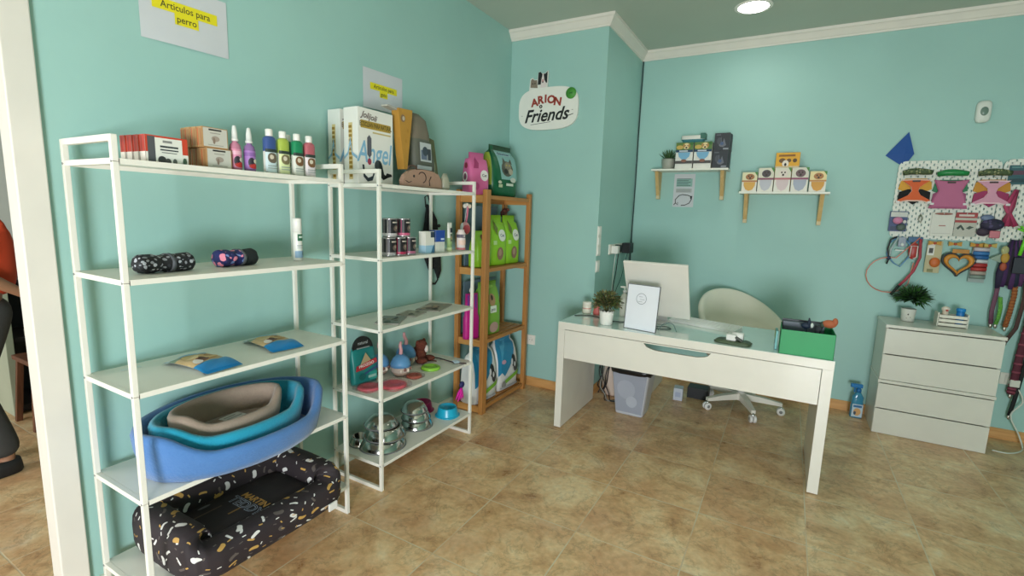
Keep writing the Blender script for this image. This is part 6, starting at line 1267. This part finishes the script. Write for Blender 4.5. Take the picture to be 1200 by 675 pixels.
# ------------------------------------------------------------------ person
def skin_mesh(name, chains, mat, parent=None, sub=2):
    """chains: list of [(co, r), ...]; first point of later chains may reuse an existing point by equality"""
    V = []; Rr = []; E = []
    def idx(p, r):
        for i, q in enumerate(V):
            if (Vector(q)-Vector(p)).length < 1e-5: return i
        V.append(tuple(p)); Rr.append(r); return len(V)-1
    for c in chains:
        ids = [idx(p, r) for p, r in c]
        E += [(a, b) for a, b in zip(ids[:-1], ids[1:])]
    me = bpy.data.meshes.new(name); me.from_pydata(V, E, []); o = bpy.data.objects.new(name, me); C.objects.link(o)
    m = o.modifiers.new('skin', 'SKIN'); m.use_smooth_shade = True
    if not me.skin_vertices: 
        bm = bmesh.new(); bm.from_mesh(me); bm.verts.layers.skin.verify(); bm.to_mesh(me); bm.free()
    for i, r in enumerate(Rr):
        sv = me.skin_vertices[0].data[i]; sv.radius = r if isinstance(r, tuple) else (r, r); sv.use_root = (i == 0)
    if sub: s_ = o.modifiers.new('sub', 'SUBSURF'); s_.levels = sub; s_.render_levels = sub
    dg = bpy.context.evaluated_depsgraph_get(); m2 = bpy.data.meshes.new_from_object(o.evaluated_get(dg)); bpy.data.objects.remove(o)
    m2.materials.clear(); m2.materials.append(mat); m2.polygons.foreach_set('use_smooth', [True]*len(m2.polygons))
    o = bpy.data.objects.new(name, m2); C.objects.link(o)
    if parent: o.parent = parent
    return o
# local frame: person faces -y, origin on the floor between the feet; right side towards +x room
SKN = M('#9c7054', .55); TSH = M('#cc4420', .85, bump=.15, bscale=30); TRS = M('#3b3a38', .9, bump=.2, bscale=40)
px_, py_ = -1.50, .762
pt = thing('person', 'person in orange red t-shirt and dark grey trousers standing beyond the doorway', 'person', (px_, py_, 0))
hip = (0, .02, .92)
body = [[(hip, .11), ((0, .03, 1.08), .115), ((0, .02, 1.25), .13), ((0, .0, 1.38), .10), ((0, -.015, 1.46), .055), ((0, -.03, 1.53), .055), ((0, -.035, 1.60), .085), ((0, -.035, 1.67), .08)]]
for s_ in (-1, 1):
    kx = (0 if s_ > 0 else 0)
    body.append([(hip, .11), ((s_*.085, .01, .86), .085), ((s_*.095, -.055 if s_ > 0 else -.12, .50), .055), ((s_*.10, .045 if s_ > 0 else -.03, .13), .035), ((s_*.10, .05 if s_ > 0 else -.02, .06), .035), ((s_*.105, -.07 if s_ > 0 else -.16, .04), .028)])
sr, er, wr_ = (.155, .005, 1.375), (.21, -.02, 1.10), (.185, .135, .985)
sl, el_, wl = (-.155, .0, 1.375), (-.215, -.02, 1.10), (-.20, -.16, .93)
body.append([((0, .0, 1.38), .10), (sr, .055), (er, .040), (wr_, .026), ((.180, .165, .965), (.034, .016))])
body.append([((0, .0, 1.38), .10), (sl, .055), (el_, .040), (wl, .026), ((-.195, -.195, .905), (.034, .016))])
for (bx_, by_, bz_), dr in (((.180, .165, .965), (-.15, .85, -.5)), ((-.195, -.195, .905), (.05, -.5, -.85))):
    d = Vector(dr).normalized(); u_ = Vector((0, d.z, -d.y)).normalized(); B = Vector((bx_, by_, bz_))
    for k, (o_, l_) in enumerate(((-.028, .058), (-.010, .072), (.009, .068), (.027, .052))):
        p0 = B+u_*o_*.8+d*.03; p1 = p0+d*l_*.5+u_*o_*.1; p2 = p1+d*l_*.5+Vector((-.35*math.copysign(1, bx_)*l_*.5, 0, 0))
        body.append([((bx_, by_, bz_), (.034, .016)), (tuple(p0), .0085), (tuple(p1), .008), (tuple(p2), .007)])
    p0 = B-u_*.034-d*.015; body.append([((bx_, by_, bz_), (.034, .016)), (tuple(p0), .010), (tuple(p0-u_*.014+d*.028), .009), (tuple(p0-u_*.016+d*.05), .0075)])
skin_mesh('body', body, SKN, pt)
tors = [[((0, .055, .93), (.165, .125)), ((0, .075, 1.08), (.150, .135)), ((0, .07, 1.24), (.165, .145)), ((0, .0, 1.37), (.135, .115)), ((0, -.012, 1.425), (.07, .065))]]
tors.append([((0, .0, 1.37), (.135, .115)), ((.165, .003, 1.36), .072), ((.205, -.01, 1.20), .064), ((.213, -.018, 1.13), .060)])
tors.append([((0, .0, 1.37), (.135, .115)), ((-.165, .0, 1.36), .072), ((-.205, -.01, 1.20), .064), ((-.213, -.018, 1.13), .060)])
skin_mesh('t_shirt', tors, TSH, pt)
tr = [[((0, .035, .97), (.155, .115)), ((0, .045, .90), (.16, .125))]]
for s_ in (-1, 1):
    f = s_ > 0; tr.append([((0, .045, .90), (.16, .125)), ((s_*.09, .035, .82), .105), ((s_*.096, -.055 if f else -.12, .50), .078), ((s_*.10, .03 if f else -.04, .20), .068), ((s_*.10, .045 if f else -.03, .085), .075)])
skin_mesh('trousers', tr, TRS, pt)
for s_ in (-1, 1):
    mb = MB(); yy = .025 if s_ > 0 else -.05
    mb.loft([superring(.095, .25, 0, 24, 3, s_*.105, yy-.055), superring(.10, .265, .012, 24, 3, s_*.105, yy-.055), superring(.095, .24, .045, 24, 3, s_*.105, yy-.045), superring(.085, .14, .075, 24, 3, s_*.103, yy)], M('#1c1a1a', .6)); mb.build('shoe', pt)
# head details
mb = MB(); mb.blob((0, -.03, 1.645), (.082, .095, .085), M('#2a1e18', .9, bump=.6, bscale=60)); 
for i, v in enumerate(mb.V):
    if v[1] < -.07 and v[2] < 1.68: mb.V[i] = (v[0]*.8, -.07, v[2])
mb.build('hair', pt)
mb = MB()
for s_ in (-1, 1): mb.blob((s_*.030, -.112, 1.625), (.012, .008, .008), M('#e8e4e0', .3), 12, 8); mb.blob((s_*.030, -.1185, 1.625), (.005, .003, .006), M('#2c1c14', .3), 8, 6)
mb.build('eyes', pt)
mb = MB(); mb.tube([(0, -.112, 1.63), (0, -.132, 1.60), (0, -.118, 1.592)], [.008, .013, .010], SKN)
for s_ in (-1, 1): mb.blob((s_*.086, -.03, 1.615), (.010, .018, .028), SKN, 10, 8)
mb.build('nose_and_ears', pt)
mb = MB(); mb.tube([(-.024, -.110, 1.568), (0, -.118, 1.565), (.024, -.110, 1.568)], [.003, .006, .003], M('#8c4c44', .5)); mb.build('mouth', pt)
bpy.context.view_layer.update()
